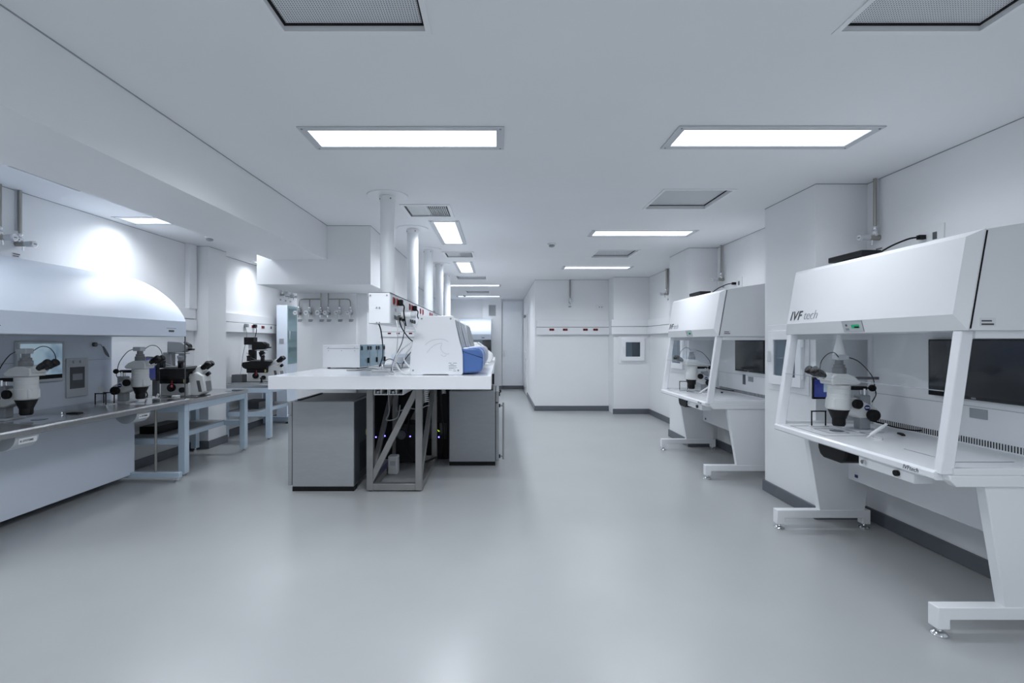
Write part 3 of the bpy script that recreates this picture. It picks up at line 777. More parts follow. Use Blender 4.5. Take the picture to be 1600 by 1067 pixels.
t = thing('tablet_monitor', 'small dark blue screen hung behind the microscope in the nearer white hood', 'monitor', (2.49, 3.76, 1.09))
cs = MB().box(2.43, 2.55, 3.735, 3.755, 1.015, 1.175).build('casing', 'black', t, bevel=.003)
MB().box(2.438, 2.542, 3.733, 3.735, 1.03, 1.167).build('screen', 'screen_blue', cs)
MB().box(2.51, 2.54, 3.7315, 3.7332, 1.07, 1.16).build('screen_window', 'screen_sky', cs)
MB().box(2.44, 2.955, 3.755, 3.77, 1.165, 1.185).build('mount_arm', 'dark_grey', t)

# wall sockets above hoods with plug cable
for (dy, which) in ((0, 'nearer'), (2.735, 'farther')):
    t = thing('wall_socket', f'white socket with a black plug on the wall above the {which} hood', 'socket', (XR, 3.38+dy, 2.2), 0, 'sockets above the hoods')
    MB().box(XR-.012, XR, 3.29+dy, 3.49+dy, 2.13, 2.27).build('plate', 'white_plastic', t, bevel=.003)
    MB().box(XR-.016, XR-.012, 3.34+dy, 3.37+dy, 2.17, 2.22).build('outlet', 'dark_grey', t)
    m = MB().box(XR-.06, XR-.016, 3.42+dy, 3.45+dy, 2.185, 2.215)
    m.tube([(XR-.06, 3.435+dy, 2.2), (XR-.12, 3.45+dy, 2.19), (XR-.2, 3.5+dy, 2.15), (XR-.26, 3.55+dy, 2.10)], .006, 8)
    m.build('plug_cord', 'black_rubber', t)

# ------------------------------------------------------------------ curved blue workstations (local x = front, y = length)
def make_kstation(label, loc, rz, L, group):
    t = thing('curved_workstation', label, 'workstation', loc, rz, group)
    A = dict(local=True)
    # worktop
    MB().prism([(.02, .80), (.835, .80), (.85, .812), (.85, .843), (.84, .855), (.02, .855)], 'y', -.02, L+.06).build('worktop', 'steel_top', t, **A, bevel=.003)
    MB().box(.02, .07, 0, L, .855, 1.51).build('back_panel', 'blue_white', t, **A)
    MB().box(.070, .0715, .02, L-.02, 1.275, 1.279).build('panel_groove', 'groove', t, **A)
    # hood shell with rounded top
    arc = []
    px = [(.85, 1.67), (.80, 1.755), (.745, 1.823), (.69, 1.88), (.622, 1.952), (.55, 2.0), (.496, 2.043), (.41, 2.086), (.33, 2.12), (.22, 2.155), (.1, 2.175), (.0, 2.18)]
    px = [(.85, 1.67), (.822, 1.73), (.785, 1.788), (.74, 1.845), (.685, 1.90), (.625, 1.95), (.56, 1.998), (.49, 2.04), (.41, 2.08), (.33, 2.11), (.22, 2.14), (.1, 2.16), (.0, 2.165)]
    MB().prism(px + [(.0, 1.515), (.60, 1.515), (.84, 1.66)], 'y', 0, L).build('hood', 'blue_white', t, **A)
    fa = MB().box(.835, .852, -.0, L, 1.512, 1.672).build('fascia', 'fascia_blue', t, **A, bevel=.003)
    MB().box(.06, .835, 0, L, 1.511, 1.516).build('hood_underside', 'light_grey', t, **A)
    lb = MB().box(.852, .8528, L-.30, L-.16, 1.59, 1.594).box(.852, .8528, L-.27, L-.19, 1.555, 1.575).build('fascia_print', 'label_ink', fa, **A)
    # panes
    MB().box(.075, .845, L-.012, L-.006, .856, 1.512).build('end_pane', 'glass', t, **A)
    MB().box(.842, .850, L-.014, L-.004, .856, 1.512).build('end_pane_edge', 'dark_grey', t, **A)
    # front sash with two arched cut-outs
    pts = [(0.02, 1.51), (0.02, 1.25)]
    for c in (.85-.02, 1.86-.02):
        if c + .2 > L: continue
        for k in range(0, 19):
            a = PI - PI*k/18
            pts.append((c + .15*math.cos(a), 1.25 + .20*math.sin(a)))
    pts += [(L-.03, 1.25), (L-.03, 1.51)]
    MB().prism(pts, 'x', .838, .842).build('front_sash', 'glass', t, **A)
    # skirt and stand
    MB().box(.30, .325, .0, L-.02, .075, .80).build('skirt_panel', 'blue_white', t, **A, bevel=.003)
    for y in (.06, L-.055):
        st = MB().box(.03, .83, y-.028, y+.028, .045, .10).build('foot_beam', 'frame_blue', t, **A, bevel=.004)
        MB().box(.25, .298, y-.028, y+.028, .10, .80).build('leg', 'frame_blue', st, **A, bevel=.003)
        for x in (.07, .79):
            MB().lathe([(.026, 0), (.026, .01), (.012, .016), (.012, .048)], (x, y, 0), 16).build('levelling_foot', 'chrome', st, **A)
    MB().cyl((.56, L-.04, .10), (.56, L-.04, .80), .012, seg=14).build('support_rod', 'brass_nickel', t, **A)
    # half round boxes under the front edge
    for y in (.43, 1.55):
        pr = [(.66 + .095 - .0, .80)] + [(.71 + .105*math.cos(a), .80 - .105*math.sin(a)*.95) for a in [PI*k/16 for k in range(1, 16)]] + [(.605, .80)]
        pr = [(.71 + .105*math.cos(PI*k/16), .799 - .1*math.sin(PI*k/16)) for k in range(17)]
        hb = MB().prism(pr, 'y', y, y+.17).build('half_round_box', 'light_grey', t, **A)
        MB().prism([(.71 + (p[0]-.71)*.97, .799 + (p[1]-.799)*.97) for p in pr], 'y', y-.003, y).build('end_cap', 'mid_grey', hb, **A)
        MB().hexa([(.8085, y+.02, .745), (.815, y+.02, .745), (.815, y+.15, .745), (.8085, y+.15, .745), (.812, y+.02, .785), (.8185, y+.02, .785), (.8185, y+.15, .785), (.812, y+.15, .785)]).build('nameplate', 'paper_white', hb, **A)
        text('nameplate_text', 'K-SYSTEMS', .020, basis((.8165, y+.028, .757), (0, 1, 0), (.08, 0, 1)), 'label_ink', hb, offset=.0004, local=True)
    # monitor on the back panel
    mo = MB().box(.072, .10, 1.16, 1.60, 1.10, 1.46).build('monitor', 'light_grey', t, **A, bevel=.004)
    MB().box(.099, .102, 1.185, 1.575, 1.125, 1.44).build('screen', 'screen_sky', mo, **A)
    MB().box(.102, .103, 1.185, 1.575, 1.125, 1.162).build('taskbar', 'black', mo, **A)
    # control panel, sockets
    cp = MB().box(.072, .085, 1.64, 1.88, .93, 1.30).build('control_panel', 'light_grey', t, **A, bevel=.003)
    MB().box(.085, .088, 1.675, 1.835, 1.01, 1.215).build('control_display', 'dark_grey', cp, **A)
    MB().box(.0875, .089, 1.70, 1.81, 1.09, 1.15).build('display_text', 'mid_grey', cp, **A)
    for y in (1.715, 1.79):
        MB().cyl((.085, y, 1.265), (.10, y, 1.265), .014, seg=16).build('knob', 'light_grey', cp, **A)
    MB().box(.0715, .076, 1.30, 1.34, 1.06, 1.075).build('badge', 'black', t, **A)
    MB().box(.0715, .078, 2.02, 2.07, .93, 1.0).build('socket_plate', 'white_plastic', t, **A)
    return t
KX, KY, KL = -4.14, 2.90, 2.19
K1 = make_kstation('long blue-white workstation with a curved hood and two stereo microscopes', (KX, KY, 0), 0, KL, 'curved blue workstations')
K2 = copy_tree(K1, (-.22-KL, 14.87, 0), -PI/2, 'far curved-hood workstation against the end wall behind the bench')
text('logo_text', 'K', .085, basis((KX+.8525, 3.135, 1.565), (0, 1, 0), (0, 0, 1)), 'label_ink', K1, offset=.002)

make_stereo('white and black stereo microscope in the curved blue hood, cut by the picture edge', (-3.83, 3.75, .855), 0, 'stereo microscopes')
make_stereo('white and black stereo microscope in the curved blue hood, by its glass end', (-3.73, 4.81, .855), 0, 'stereo microscopes')
t = thing('wire_stand', 'small black wire frame on the steel top of the curved blue workstation', 'wire stand', (-3.77, 4.63, .855), 0, 'small black wire frames')
m = MB()
for yy in (4.58, 4.68):
    m.tube([(-3.82, yy, .863), (-3.82, yy, .96), (-3.815, yy, .966), (-3.725, yy, .966), (-3.72, yy, .96), (-3.72, yy, .863)], .005, 8, 4)
m.cyl((-3.77, 4.58, .966), (-3.77, 4.68, .966), .004)
m.build('loop', 'black', t); MB().box(-3.84, -3.70, 4.57, 4.69, .855, .863).build('foot', 'white_plastic', t)
# glass shelf on the worktop
t = thing('glass_plate', 'clear glass plate on short feet on the curved workstation, between the microscopes', 'glass plate', (-3.72, 4.25, .855))
MB().box(-3.95, -3.60, 3.98, 4.52, .875, .881).build('plate', 'glass', t)
for x in (-3.92, -3.63):
    for y in (4.02, 4.48): MB().cyl((x, y, .855), (x, y, .875), .01, seg=10).build('leg', 'chrome', t)
tag(MB().box(-3.60, -3.50, 4.02, 4.08, .855, .866).build('foot_switch', 'black', bevel=.004), 'flat black switch lying on the curved workstation top', 'switch')
# stage plates under microscopes
for (y, lab) in ((3.75, 'bright metal stage plate under the picture-edge microscope'), (4.81, 'bright metal stage plate under the microscope by the glass end')):
    t = thing('stage_plate', lab, 'stage plate', (-3.58, y, .855), 0, 'stage plates on the curved workstation')
    MB().box(-3.725, -3.36, y-.2, y+.24, .8552, .8565).build('plate', 'chrome', t)
    MB().lathe([(.05, .8565), (.05, .858)], (-3.56, y, 0), 28).build('glass_disc', 'glass_dark', t)
t = thing('coiled_cord', 'black round sensor with a looped cord hanging inside the curved hood', 'cord', (-4.05, 4.87, 1.44))
MB().cyl((-4.069, 4.86, 1.43), (-4.045, 4.86, 1.43), .022, seg=20).build('sensor', 'black', t)
m = MB().tube([(-4.05, 4.88, 1.43), (-4.05, 4.92, 1.43), (-4.05, 4.95, 1.40)], .003, 6)
for k in range(3):
    m.tube([(-4.055+.006*k, 4.95, 1.41), (-4.055+.006*k, 4.985+.006*k, 1.35), (-4.055+.006*k, 5.02, 1.31-.006*k), (-4.055+.006*k, 4.985, 1.335), (-4.055+.006*k, 4.95, 1.41)], .0035, 6)
m.build('cord', 'dark_grey', t)

# ------------------------------------------------------------------ inverted microscope (local +x toward user)
def make_inverted(label, loc, rz, lamp_house, grey, group):
    t = thing('inverted_microscope', label, 'microscope', loc, rz, group)
    A = dict(local=True)
    bodyc = 'black'
    MB().box(-.20, .13, -.10, .10, .012, .165).build('body', 'scope_white', t, **A, bevel=.012)
    MB().box(-.27, .24, -.13, .13, .0, .012).build('base_plate', 'dark_grey', t, **A, bevel=.004)
    st = MB().prism([(.10, .012), (.215, .012), (.30, .065), (.275, .245), (.195, .285), (.10, .26)], 'y', -.075, .075).build('front_stand', 'scope_white', t, **A, bevel=.012, seg=3)
    MB().hexa([(.268,-.05,.045),(.302,-.05,.07),(.302,.05,.07),(.268,.05,.045),(.222,-.05,.18),(.290,-.05,.18),(.290,.05,.18),(.222,.05,.18)]).build('control_panel', 'scope_grey', st, **A, bevel=.004)
    # the side screen facing -y
    MB().prism([(.222,.06),(.262,.06),(.236,.19),(.196,.19)], 'y', -.078, -.07).build('side_display', 'dark_grey', st, **A, bevel=.003)
    MB().bar((.15, 0, .255), (.245, 0, .335), .10, .085, up=(-.64, 0, .77)).build('tube', 'scope_white', t, **A, bevel=.01)
    for yy in (-.032, .032):
        MB().lathe([(.026, -.01), (.030, .0), (.030, .055), (.034, .06), (.034, .09), (.025, .10)], (.245, yy, .33), 18, axis=(.77, 0, .64)).build('eyepiece', 'black', t, **A)
    MB().cyl((.27, 0, .25), (.305, 0, .275), .022, seg=16).build('port_knob', 'black', t, **A)
    # stage
    MB().prism([(-.245, .235), (-.26, .27), (-.25, .315), (-.12, .335), (.09, .335), (.18, .33), (.12, .27), (.11, .215), (-.2, .215)], 'y', -.15, .15).build('stage', bodyc, t, **A, bevel=.01)
    MB().box(-.205, .115, -.11, .11, .155, .22).build('nosepiece_housing', bodyc, t, **A, bevel=.006)
    MB().box(-.16, .08, -.11, .13, .335, .35).build('stage_plate', 'scope_grey', t, **A, bevel=.003)
    # illumination pillar & arm
    MB().box(-.215, -.115, -.04, .04, .33, .51).build('pillar', grey, t, **A, bevel=.01)
    MB().prism([(-.155, .505), (.02, .51), (.075, .545), (.075, .58), (.0, .63), (-.155, .635)], 'y', -.05, .05).build('illumination_arm', grey, t, **A, bevel=.006)
    MB().prism([(.03, .53), (.11, .532), (.12, .55), (.03, .56)], 'y', -.03, .03).build('filter_slide', 'black', t, **A, bevel=.003)
    MB().prism([(.06, .575), (.085, .57), (.075, .60), (.02, .63)], 'y', -.035, .035).build('lamp_cap', 'black', t, **A)
    MB().box(-.125, .055, -.03, .03, .492, .502).build('filter_plate', 'mid_grey', t, **A)
    c = MB().lathe([(.045, .455), (.045, .47), (.03, .475), (.03, .492)], (-.02, 0, 0), 20)
    c.lathe([(.03, .40), (.045, .455)], (-.02, 0, 0), 20).build('condenser', 'black' if lamp_house else 'mid_grey', t, **A)
    if lamp_house:
        MB().box(-.27, -.12, -.06, .06, .585, .70).build('lamp_house', 'black', t, **A, bevel=.004)
        MB().box(-.215, -.16, -.03, .03, .52, .60).build('lamp_bracket', 'light_grey', t, **A)
    # manipulators
    for (x, yy, sg) in ((-.16, -.12, 1), (.05, -.12, -1)):
        mn = MB().box(x-.022, x+.022, yy-.02, yy+.02, .335, .40).cyl((x-.03, yy, .405), (x+.03, yy, .405), .014, seg=12).cyl((x, yy-.035, .385), (x, yy+.035, .385), .012, seg=12)
        mn.build('micromanipulator', 'black', t, **A)
        MB().cyl((x+.01*sg, yy, .42), (x-.045*sg, yy+.02, .46), .004, seg=8).build('needle_holder', 'steel', t, **A)
        MB().cyl((x, yy, .40), (x+.075*sg, yy+.08, .35), .0035, seg=8).build('needle_holder', 'steel', t, **A)
    # focus knobs
    for sg in (-1, 1):
        MB().lathe([(.042, .10), (.044, .108), (.044, .13), (.028, .132), (.028, .15)], (-.06, 0, .11), 22, axis=(0, sg, 0)).build('focus_knob', 'black_rubber', t, **A)
        MB().lathe([(.03, .10), (.03, .13)], (.06, 0, .085), 18, axis=(0, sg, 0)).build('fine_knob', 'black_rubber', t, **A)
    MB().cyl((-.03, -.155, .118), (-.03, -.152, .195), .006, seg=10).ball((-.03, -.155, .128), .015).build('stage_lever', 'red_plastic', t, **A)
    MB().box(.075, .10, -.116, -.11, .165, .205).build('label_tag', 'yellow_plastic', t, **A)
    return t
make_inverted('white and black inverted microscope on the table beside the curved hood', (-3.65, 5.60, .825), 0, False, 'scope_grey', 'inverted microscopes')
make_inverted('inverted microscope with a black lamp box on the far table past the wall column', (-3.66, 7.52, .825), 0, True, 'black', 'inverted microscopes')

# ------------------------------------------------------------------ anti-vibration tables
def make_table(label, y0, y1, group):
    t = thing('microscope_table', label, 'table', (-3.75, (y0+y1)/2, 0), 0, group)
    xf, xb = -3.375, -4.10
    MB().box(xb, xf, y0, y1, .775, .825).build('tabletop', 'steel_top', t, bevel=.006)
    fr = MB().box(xb, xf-.004, y0+.004, y0+.07, .70, .775).box(xb, xf-.004, y1-.07, y1-.004, .70, .775).box(xf-.07, xf-.004, y0+.07, y1-.07, .70, .775).box(xb, xb+.06, y0+.07, y1-.07, .70, .775)
    fr.build('apron', 'frame_blue', t, bevel=.003)
    for x in (xf-.074, xb+.0):
        for y in (y0+.004, y1-.084):
            lg = MB().box(x, x+.07, y, y+.08, .035, .70).build('leg', 'frame_blue', t, bevel=.004)
            MB().lathe([(.026, 0), (.026, .012), (.014, .018), (.014, .036)], (x+.035, y+.04, 0), 16).build('levelling_foot', 'chrome', lg)
    for y in (y0+.02, y1-.07):
        MB().box(xb+.07, xf-.074, y, y+.05, .345, .41).build('side_rail', 'frame_blue', t, bevel=.003)
    MB().box(-3.72, -3.66, y0+.07, y1-.07, .345, .40).build('shelf_rail', 'frame_blue', t, bevel=.003)
    MB().box(xb+.02, -3.66, y0+.05, y1-.05, .40, .415).build('shelf', 'mid_grey', t, bevel=.002)
    return t
make_table('steel-topped table with blue legs beside the curved workstation', 5.20, 6.52, 'steel topped tables')
make_table('steel-topped table with blue legs past the wall column, half behind the white bench', 7.15, 8.50, 'steel topped tables')
t = thing('small_monitor', 'small screen showing blue, standing beside the inverted microscope', 'monitor', (-3.86, 5.41, .825))
a, b = Vector((-3.72, 5.25, 0)), Vector((-4.01, 5.495, 0)); dv = (b-a).normalized(); nv = Vector((-.645, -.764, 0)).normalized()
def slab(a, b, z0, z1, n0, n1):
    return MB().hexa([tuple(a + nv*n0) [:2] + (z0,), tuple(b + nv*n0)[:2] + (z0,), tuple(b + nv*n1)[:2] + (z0,), tuple(a + nv*n1)[:2] + (z0,),
                      tuple(a + nv*n0)[:2] + (z1,), tuple(b + nv*n0)[:2] + (z1,), tuple(b + nv*n1)[:2] + (z1,), tuple(a + nv*n1)[:2] + (z1,)])
cs = slab(a, b, 1.03, 1.29, -.035, 0).build('casing', 'black', t, bevel=.006)
sc = slab(a + dv*.012, b - dv*.012, 1.05, 1.275, .0005, .003).build('screen', 'screen_blue', cs)
slab(a + dv*.23, b - dv*.04, 1.07, 1.25, .0035, .005).build('screen_window', 'screen_window', sc)
mid = (a+b)/2 - nv*.05
MB().box(mid.x-.03, mid.x+.03, mid.y-.02, mid.y+.02, .84, 1.12).build('stand', 'dark_grey', t, bevel=.004)
MB().box(mid.x-.1, mid.x+.1, mid.y-.07, mid.y+.07, .825, .84).build('foot', 'dark_grey', t, bevel=.004)
MB().tube([(-3.93, 5.40, 1.04), (-3.92, 5.36, .95), (-3.90, 5.37, .87), (-3.93, 5.40, .832), (-3.80, 5.30, .83)], .006, 8).build('power_cord', 'black_rubber', t)
# table clutter
t = thing('holder_block', 'small white tray of tips in front of the inverted microscope by the curved hood', 'tray', (-3.80, 5.33, .8275))
MB().box(-3.86, -3.74, 5.29, 5.37, .825, .84).build('tray', 'white_plastic', t, bevel=.003)
MB().cyl((-3.77, 5.33, .84), (-3.75, 5.33, .88), .012, seg=12).build('tip_holder', 'white_plastic', t)
MB().box(-3.85, -3.80, 5.31, 5.35, .84, .855).build('tip_box', 'white_plastic', t)
t = thing('dish_stack', 'stack of white dishes on the table by the inverted microscope', 'dishes', (-3.55, 5.32, .825))
for k in range(3): MB().lathe([(.04, .825+.014*k), (.04, .836+.014*k)], (-3.55, 5.32, 0), 20).build('dish', 'white_plastic', t)
tag(MB().box(-3.48, -3.33, 6.15, 6.35, .825, .829).build('glass_tile', 'glass_grey'), 'flat glass sheet lying at the far corner of the nearer steel table', 'glass sheet')
t = thing('controller_box', 'grey controller box behind the far inverted microscope', 'controller', (-3.95, 7.4, .825))
MB().box(-4.02, -3.86, 7.28, 7.42, .825, .96).build('case', 'dark_grey', t, bevel=.004); MB().box(-4.07, -4.025, 7.28, 7.40, .825, .93).build('side_case', 'light_grey', t, bevel=.004)
t = thing('foot_pedal', 'dark tray with low controls in front of the far inverted microscope', 'control tray', (-3.62, 7.24, .825))
MB().box(-3.98, -3.45, 7.18, 7.30, .825, .842).build('tray', 'mid_grey', t, bevel=.003)
MB().lathe([(.03, .842), (.014, .85), (.012, .90), (.02, .905), (.02, .92)], (-3.55, 7.24, 0), 14).build('joystick', 'black', t)
tag(MB().box(-4.05, -3.85, 5.45, 5.9, .415, .50).build('power_strip', 'black', bevel=.006), 'black box lying on the lower shelf of the nearer steel table', 'box')
t = tag(MB().box(-4.03, -3.72, 7.5, 7.95, .415, .52).build('storage_box', 'dark_grey', bevel=.006), 'dark grey box lying on the lower shelf of the far steel table', 'box')
cords = [
 ([(-4.08, 7.78, 1.70), (-4.06, 7.80, 1.55), (-4.10, 7.76, 1.25), (-4.10, 7.70, 1.0), (-4.05, 7.55, .86), (-3.95, 7.50, .83)], .005, 'mid_grey', 'thin grey cord from the first socket behind the far inverted microscope'),
 ([(-4.07, 8.05, 1.71), (-4.03, 8.05, 1.66), (-4.05, 8.04, 1.5), (-4.06, 8.0, 1.25), (-4.08, 7.9, 1.0), (-4.07, 7.85, .84)], .006, 'black_rubber', 'black cord from the second socket behind the far inverted microscope'),
 ([(-4.07, 8.98, 1.71), (-4.03, 8.98, 1.65), (-4.07, 9.0, 1.5), (-4.08, 9.08, 1.42), (-4.05, 8.95, 1.3), (-4.09, 9.05, 1.2), (-4.08, 8.98, 1.1), (-4.05, 9.0, .95)], .007, 'black_rubber', 'black looped cord hanging from the trunking beside the tall blue cabinet'),
]
for p, r, mt, lab in cords:
    t = thing('mains_lead', lab, 'cord', p[0], 0, 'cords on the wall trunking')
    MB().tube(p, r, 8).build('cable', mt, t)
    y = p[0][1]; MB().box(-4.078, -4.03, y-.03, y+.03, 1.69, 1.745).build('plug', 'black' if y > 8 else 'mid_grey', t, bevel=.006)
# ------------------------------------------------------------------ tall blue cabinet
t = thing('tall_cabinet', 'tall blue cabinet with a glass front beside the far steel table', 'cabinet', (-3.97, 9.3, 0))
MB().box(-3.99, -3.80, 8.69, 8.74, .02, 2.115).build('side_panel', 'blue_white', t, bevel=.004)
MB().box(-3.99, -3.80, 9.95, 10.0, .02, 2.115).build('side_panel', 'blue_white', t, bevel=.004)
MB().box(-3.99, -3.80, 8.74, 9.95, 2.06, 2.115).build('top_panel', 'blue_white', t, bevel=.004)
MB().box(-3.99, -3.97, 8.74, 9.95, .12, 2.06).build('back_panel', 'light_grey', t)
MB().box(-3.97, -3.80, 8.74, 9.95, .12, 1.05).build('base_unit', 'fascia_blue', t, bevel=.004)
for z in (1.35, 1.65): MB().box(-3.97, -3.83, 8.74, 9.95, z, z+.02).build('shelf', 'light_grey', t)
d = MB().box(-3.80, -3.792, 8.70, 9.99, 1.05, 2.10).build('glass_door', 'glass_green', t)
MB().box(-3.792, -3.77, 8.73, 8.76, 1.5, 1.65).build('handle', 'chrome', d)
MB().box(-3.94, -3.86, 8.684, 8.69, 1.42, 1.51).build('nameplate', 'mid_grey', t)
bm_ = MB().box(-4.10, -3.62, 8.66, 8.76, .03, .11).build('foot_beam', 'frame_blue', t, bevel=.004)
for x in (-4.05, -3.67): MB().cyl((x, 8.71, 0), (x, 8.71, .03), .02, seg=14).build('levelling_foot', 'chrome', bm_)

# ------------------------------------------------------------------ island bench
TZ = 1.145
t = thing('island_bench', 'long white central bench top carried on steel trestle frames', 'bench', (-1.05, 7.0, 0))
top = [(-2.10, 4.40), (-.067, 4.40), (-.067, 9.9), (-1.74, 9.9), (-1.74, 6.42), (-2.10, 6.42)]
MB().prism(top, 'z', TZ-.122, TZ).build('worktop', 'white_gloss', t, bevel=.004)
MB().box(-.067, -.045, 5.02, 5.05, TZ-.13, TZ-.02).build('edge_clip', 'black', t)
def trestle(y0, y1):
    x0, x1, w, zt = -1.285, -.745, .064, TZ-.122
    m = MB()
    for x in (x0, x1-w):
        for y in (y0, y1-w): m.box(x, x+w, y, y+w, .012, zt)
    for y in (y0, y1-w):
        m.box(x0+w, x1-w, y, y+w, .012, .012+w)
        m.bar((x0+w*.5, y+w/2, .09), (x1-w*.7, y+w/2, zt-.01), w*.9, w*.72, up=(0, 1, 0))
    for x in (x0, x1-w):
        m.box(x, x+w, y0+w, y1-w, .012, .012+w)
        m.bar((x+w/2, y0+w*.6, .09), (x+w/2, y1-w, zt-.02), w*.9, w*.72, up=(1, 0, 0))
    f = m.build('trestle_frame', 'frame_steel', t, bevel=.003)
    for x in (x0+w/2, x1-w/2):
        for y in (y0+w/2, y1-w/2): MB().cyl((x, y, 0), (x, y, .013), .02, seg=14).build('foot', 'dark_grey', f)
trestle(4.70, 5.91); trestle(8.0, 9.2)
for k in range(2):
    x0 = -1.165 + .142*k
    tr_ = MB().frame(x0, x0+.132, TZ-.185, TZ-.123, .006, 4.52, 7.5).box(x0+.062, x0+.068, 4.52, 7.5, TZ-.18, TZ-.125)
    tr_.build('cable_duct', 'white_plastic', t)
    MB().tube([(x0+.03, 4.55, TZ-.165), (x0+.05, 4.7, TZ-.15), (x0+.03, 5.0, TZ-.16)], .012, 8).build('duct_cable', 'white_plastic', t)

# under-bench incubators (local x = door side)
def make_incubator(label, loc, rz, W_, D_, bar, group):
    t = thing('under_bench_incubator', label, 'incubator', loc, rz, group)
    A = dict(local=True); Hh = .875
    MB().box(-W_/2, W_/2, -D_/2, D_/2, .045, Hh).build('body', 'incubator_steel', t, **A, bevel=.006)
    for y in (-D_/2+.06, D_/2-.06):
        MB().box(-W_/2+.0, W_/2+.0, y-.055, y+.055, 0, .045).build('foot_rail', 'black', t, **A)
    MB().box(-W_/2-.006, -W_/2, -D_/2+.01, D_/2-.01, .06, Hh-.012).build('rear_cover', 'incubator_dark', t, **A)
    MB().box(-W_/2+.03, W_/2-.02, -D_/2+.012, D_/2-.012, Hh, Hh+.006).build('top_cover', 'incubator_top', t, **A)
    MB().box(W_/2-.06, W_/2-.03, -D_/2+.10, D_/2-.05, Hh+.006, Hh+.016).build('top_strip', 'black', t, **A)
    sv = MB()
    for i in range(16): sv.box(-W_/2-.008, -W_/2-.005, -.2, .2, .15+.018*i, .157+.018*i)
    sv.build('rear_slots', 'black', t, **A)
    MB().cyl((-W_/2-.012, -.05, .50), (-W_/2-.005, -.05, .50), .035, seg=24).build('rear_cap', 'yellow_plastic', t, **A)
    d = MB().box(W_/2+.005, W_/2+.045, -D_/2+.004, D_/2-.004, .055, .735).build('door', 'incubator_steel', t, **A, bevel=.008)
    MB().box(W_/2+.0, W_/2+.006, -D_/2+.01, D_/2-.01, .06, Hh-.01).build('door_seal', 'black_rubber', t, **A)
    MB().box(W_/2+.005, W_/2+.045, -D_/2+.004, D_/2-.004, .745, Hh).build('control_head', 'incubator_steel', t, **A, bevel=.008)
    MB().box(W_/2+.045, W_/2+.058, -.12, .06, .79, .84).build('control_display', 'black', t, **A)
    MB().cyl((W_/2+.045, D_/2-.1, .81), (W_/2+.075, D_/2-.1, .81), .02, seg=16).build('control_knob', 'black', t, **A)
    if bar:
        yb = -D_/2+.05 
        h = MB().tube([(W_/2+.045, yb, .70), (W_/2+.09, yb, .70), (W_/2+.097, yb, .69), (W_/2+.097, yb, .11), (W_/2+.09, yb, .10), (W_/2+.045, yb, .10)], .011, 10, 3)
        h.build('door_handle', 'steel', d, **A)
        for z in (.70, .10): MB().box(W_/2+.044, W_/2+.06, yb-.015, yb+.015, z-.02, z+.02).build('handle_mount', 'black', d, **A)
    else:
        MB().box(W_/2+.04, W_/2+.085, D_/2-.06, D_/2-.03, .655, .672).build('door_latch', 'black', d, **A, bevel=.003)
    text('embossed_mark', '<<', .07, basis((W_/2-.05, D_/2+.0005, .78), (-1, 0, 0), (0, 0, 1)), 'incubator_steel', t, local=True) if not bar else None
    return t
make_incubator('grey steel incubator on the floor under the bench, left of the trestle', (-1.71, 5.09, 0), PI, .60, .76, False, 'grey incubators under the bench')
make_incubator('grey steel incubator with a long bar handle under the bench, right of the trestle', (-.31, 6.07, 0), 0, .54, .76, True, 'grey incubators under the bench')
# black power cabinets behind the trestle
for (x0, x1, lab, leds) in ((-1.62, -1.03, 'black equipment cabinet with blue lights behind the trestle, on the left', ((-1.52, .275), (-1.41, .29))),
                      (-1.0, -.62, 'black equipment cabinet with blue lights behind the trestle, on the right', ((-.74, .275),))):
    t = thing('equipment_cabinet', lab, 'equipment cabinet', ((x0+x1)/2, 6.2, 0), 0, 'black cabinets under the bench')
    MB().box(x0, x1, 6.0, 6.40, .0, .98).build('case', 'black', t, bevel=.006)
    MB().box(x0+.02, x1-.02, 5.995, 6.0, .25, .45).build('front_plate', 'black_gloss', t)
    for (x, z) in leds: MB().lathe([(.009, 0), (.006, .006)], (x, 5.995, z), 12, axis=(0, -1, 0)).build('indicator', 'led_blue', t)
    if x0 > -1.02:
        for (x, z) in ((-.765, .57), (-.755, .36), (-.74, .35)): MB().box(x-.006, x+.006, 5.99, 6.0, z-.006, z+.006).build('indicator', 'led_green', t)
t = thing('power_supply', 'black power box with two blue lights standing inside the trestle', 'power box', (-1.05, 5.6, 0))
MB().box(-1.17, -.93, 5.50, 5.82, .10, .52).build('case', 'black', t, bevel=.006)
MB().box(-1.15, -.95, 5.51, 5.81, .077, .10).build('feet', 'black', t)
for (x, z) in ((-1.04, .435), (-1.005, .38)): MB().lathe([(.008, 0), (.005, .006)], (x, 5.50, z), 12, axis=(0, -1, 0)).build('indicator', 'led_blue', t)
m = MB()
for k in range(3): m.lathe([(.05-.008*k, 0), (.05-.008*k, .012)], (-1.1, 5.485-.013*k, .40), 20, axis=(0, -1, 0))
m.build('coiled_plug', 'dark_grey', t)
t = thing('power_adapter', 'small white adapter box on the floor behind the trestle diagonal', 'adapter', (-1.2, 5.4, 0))
MB().box(-1.215, -1.11, 5.30, 5.42, .0, .20).build('case', 'white_plastic', t, bevel=.012)
MB().box(-1.19, -1.13, 5.296, 5.3, .10, .15).build('socket_face', 'light_grey', t)
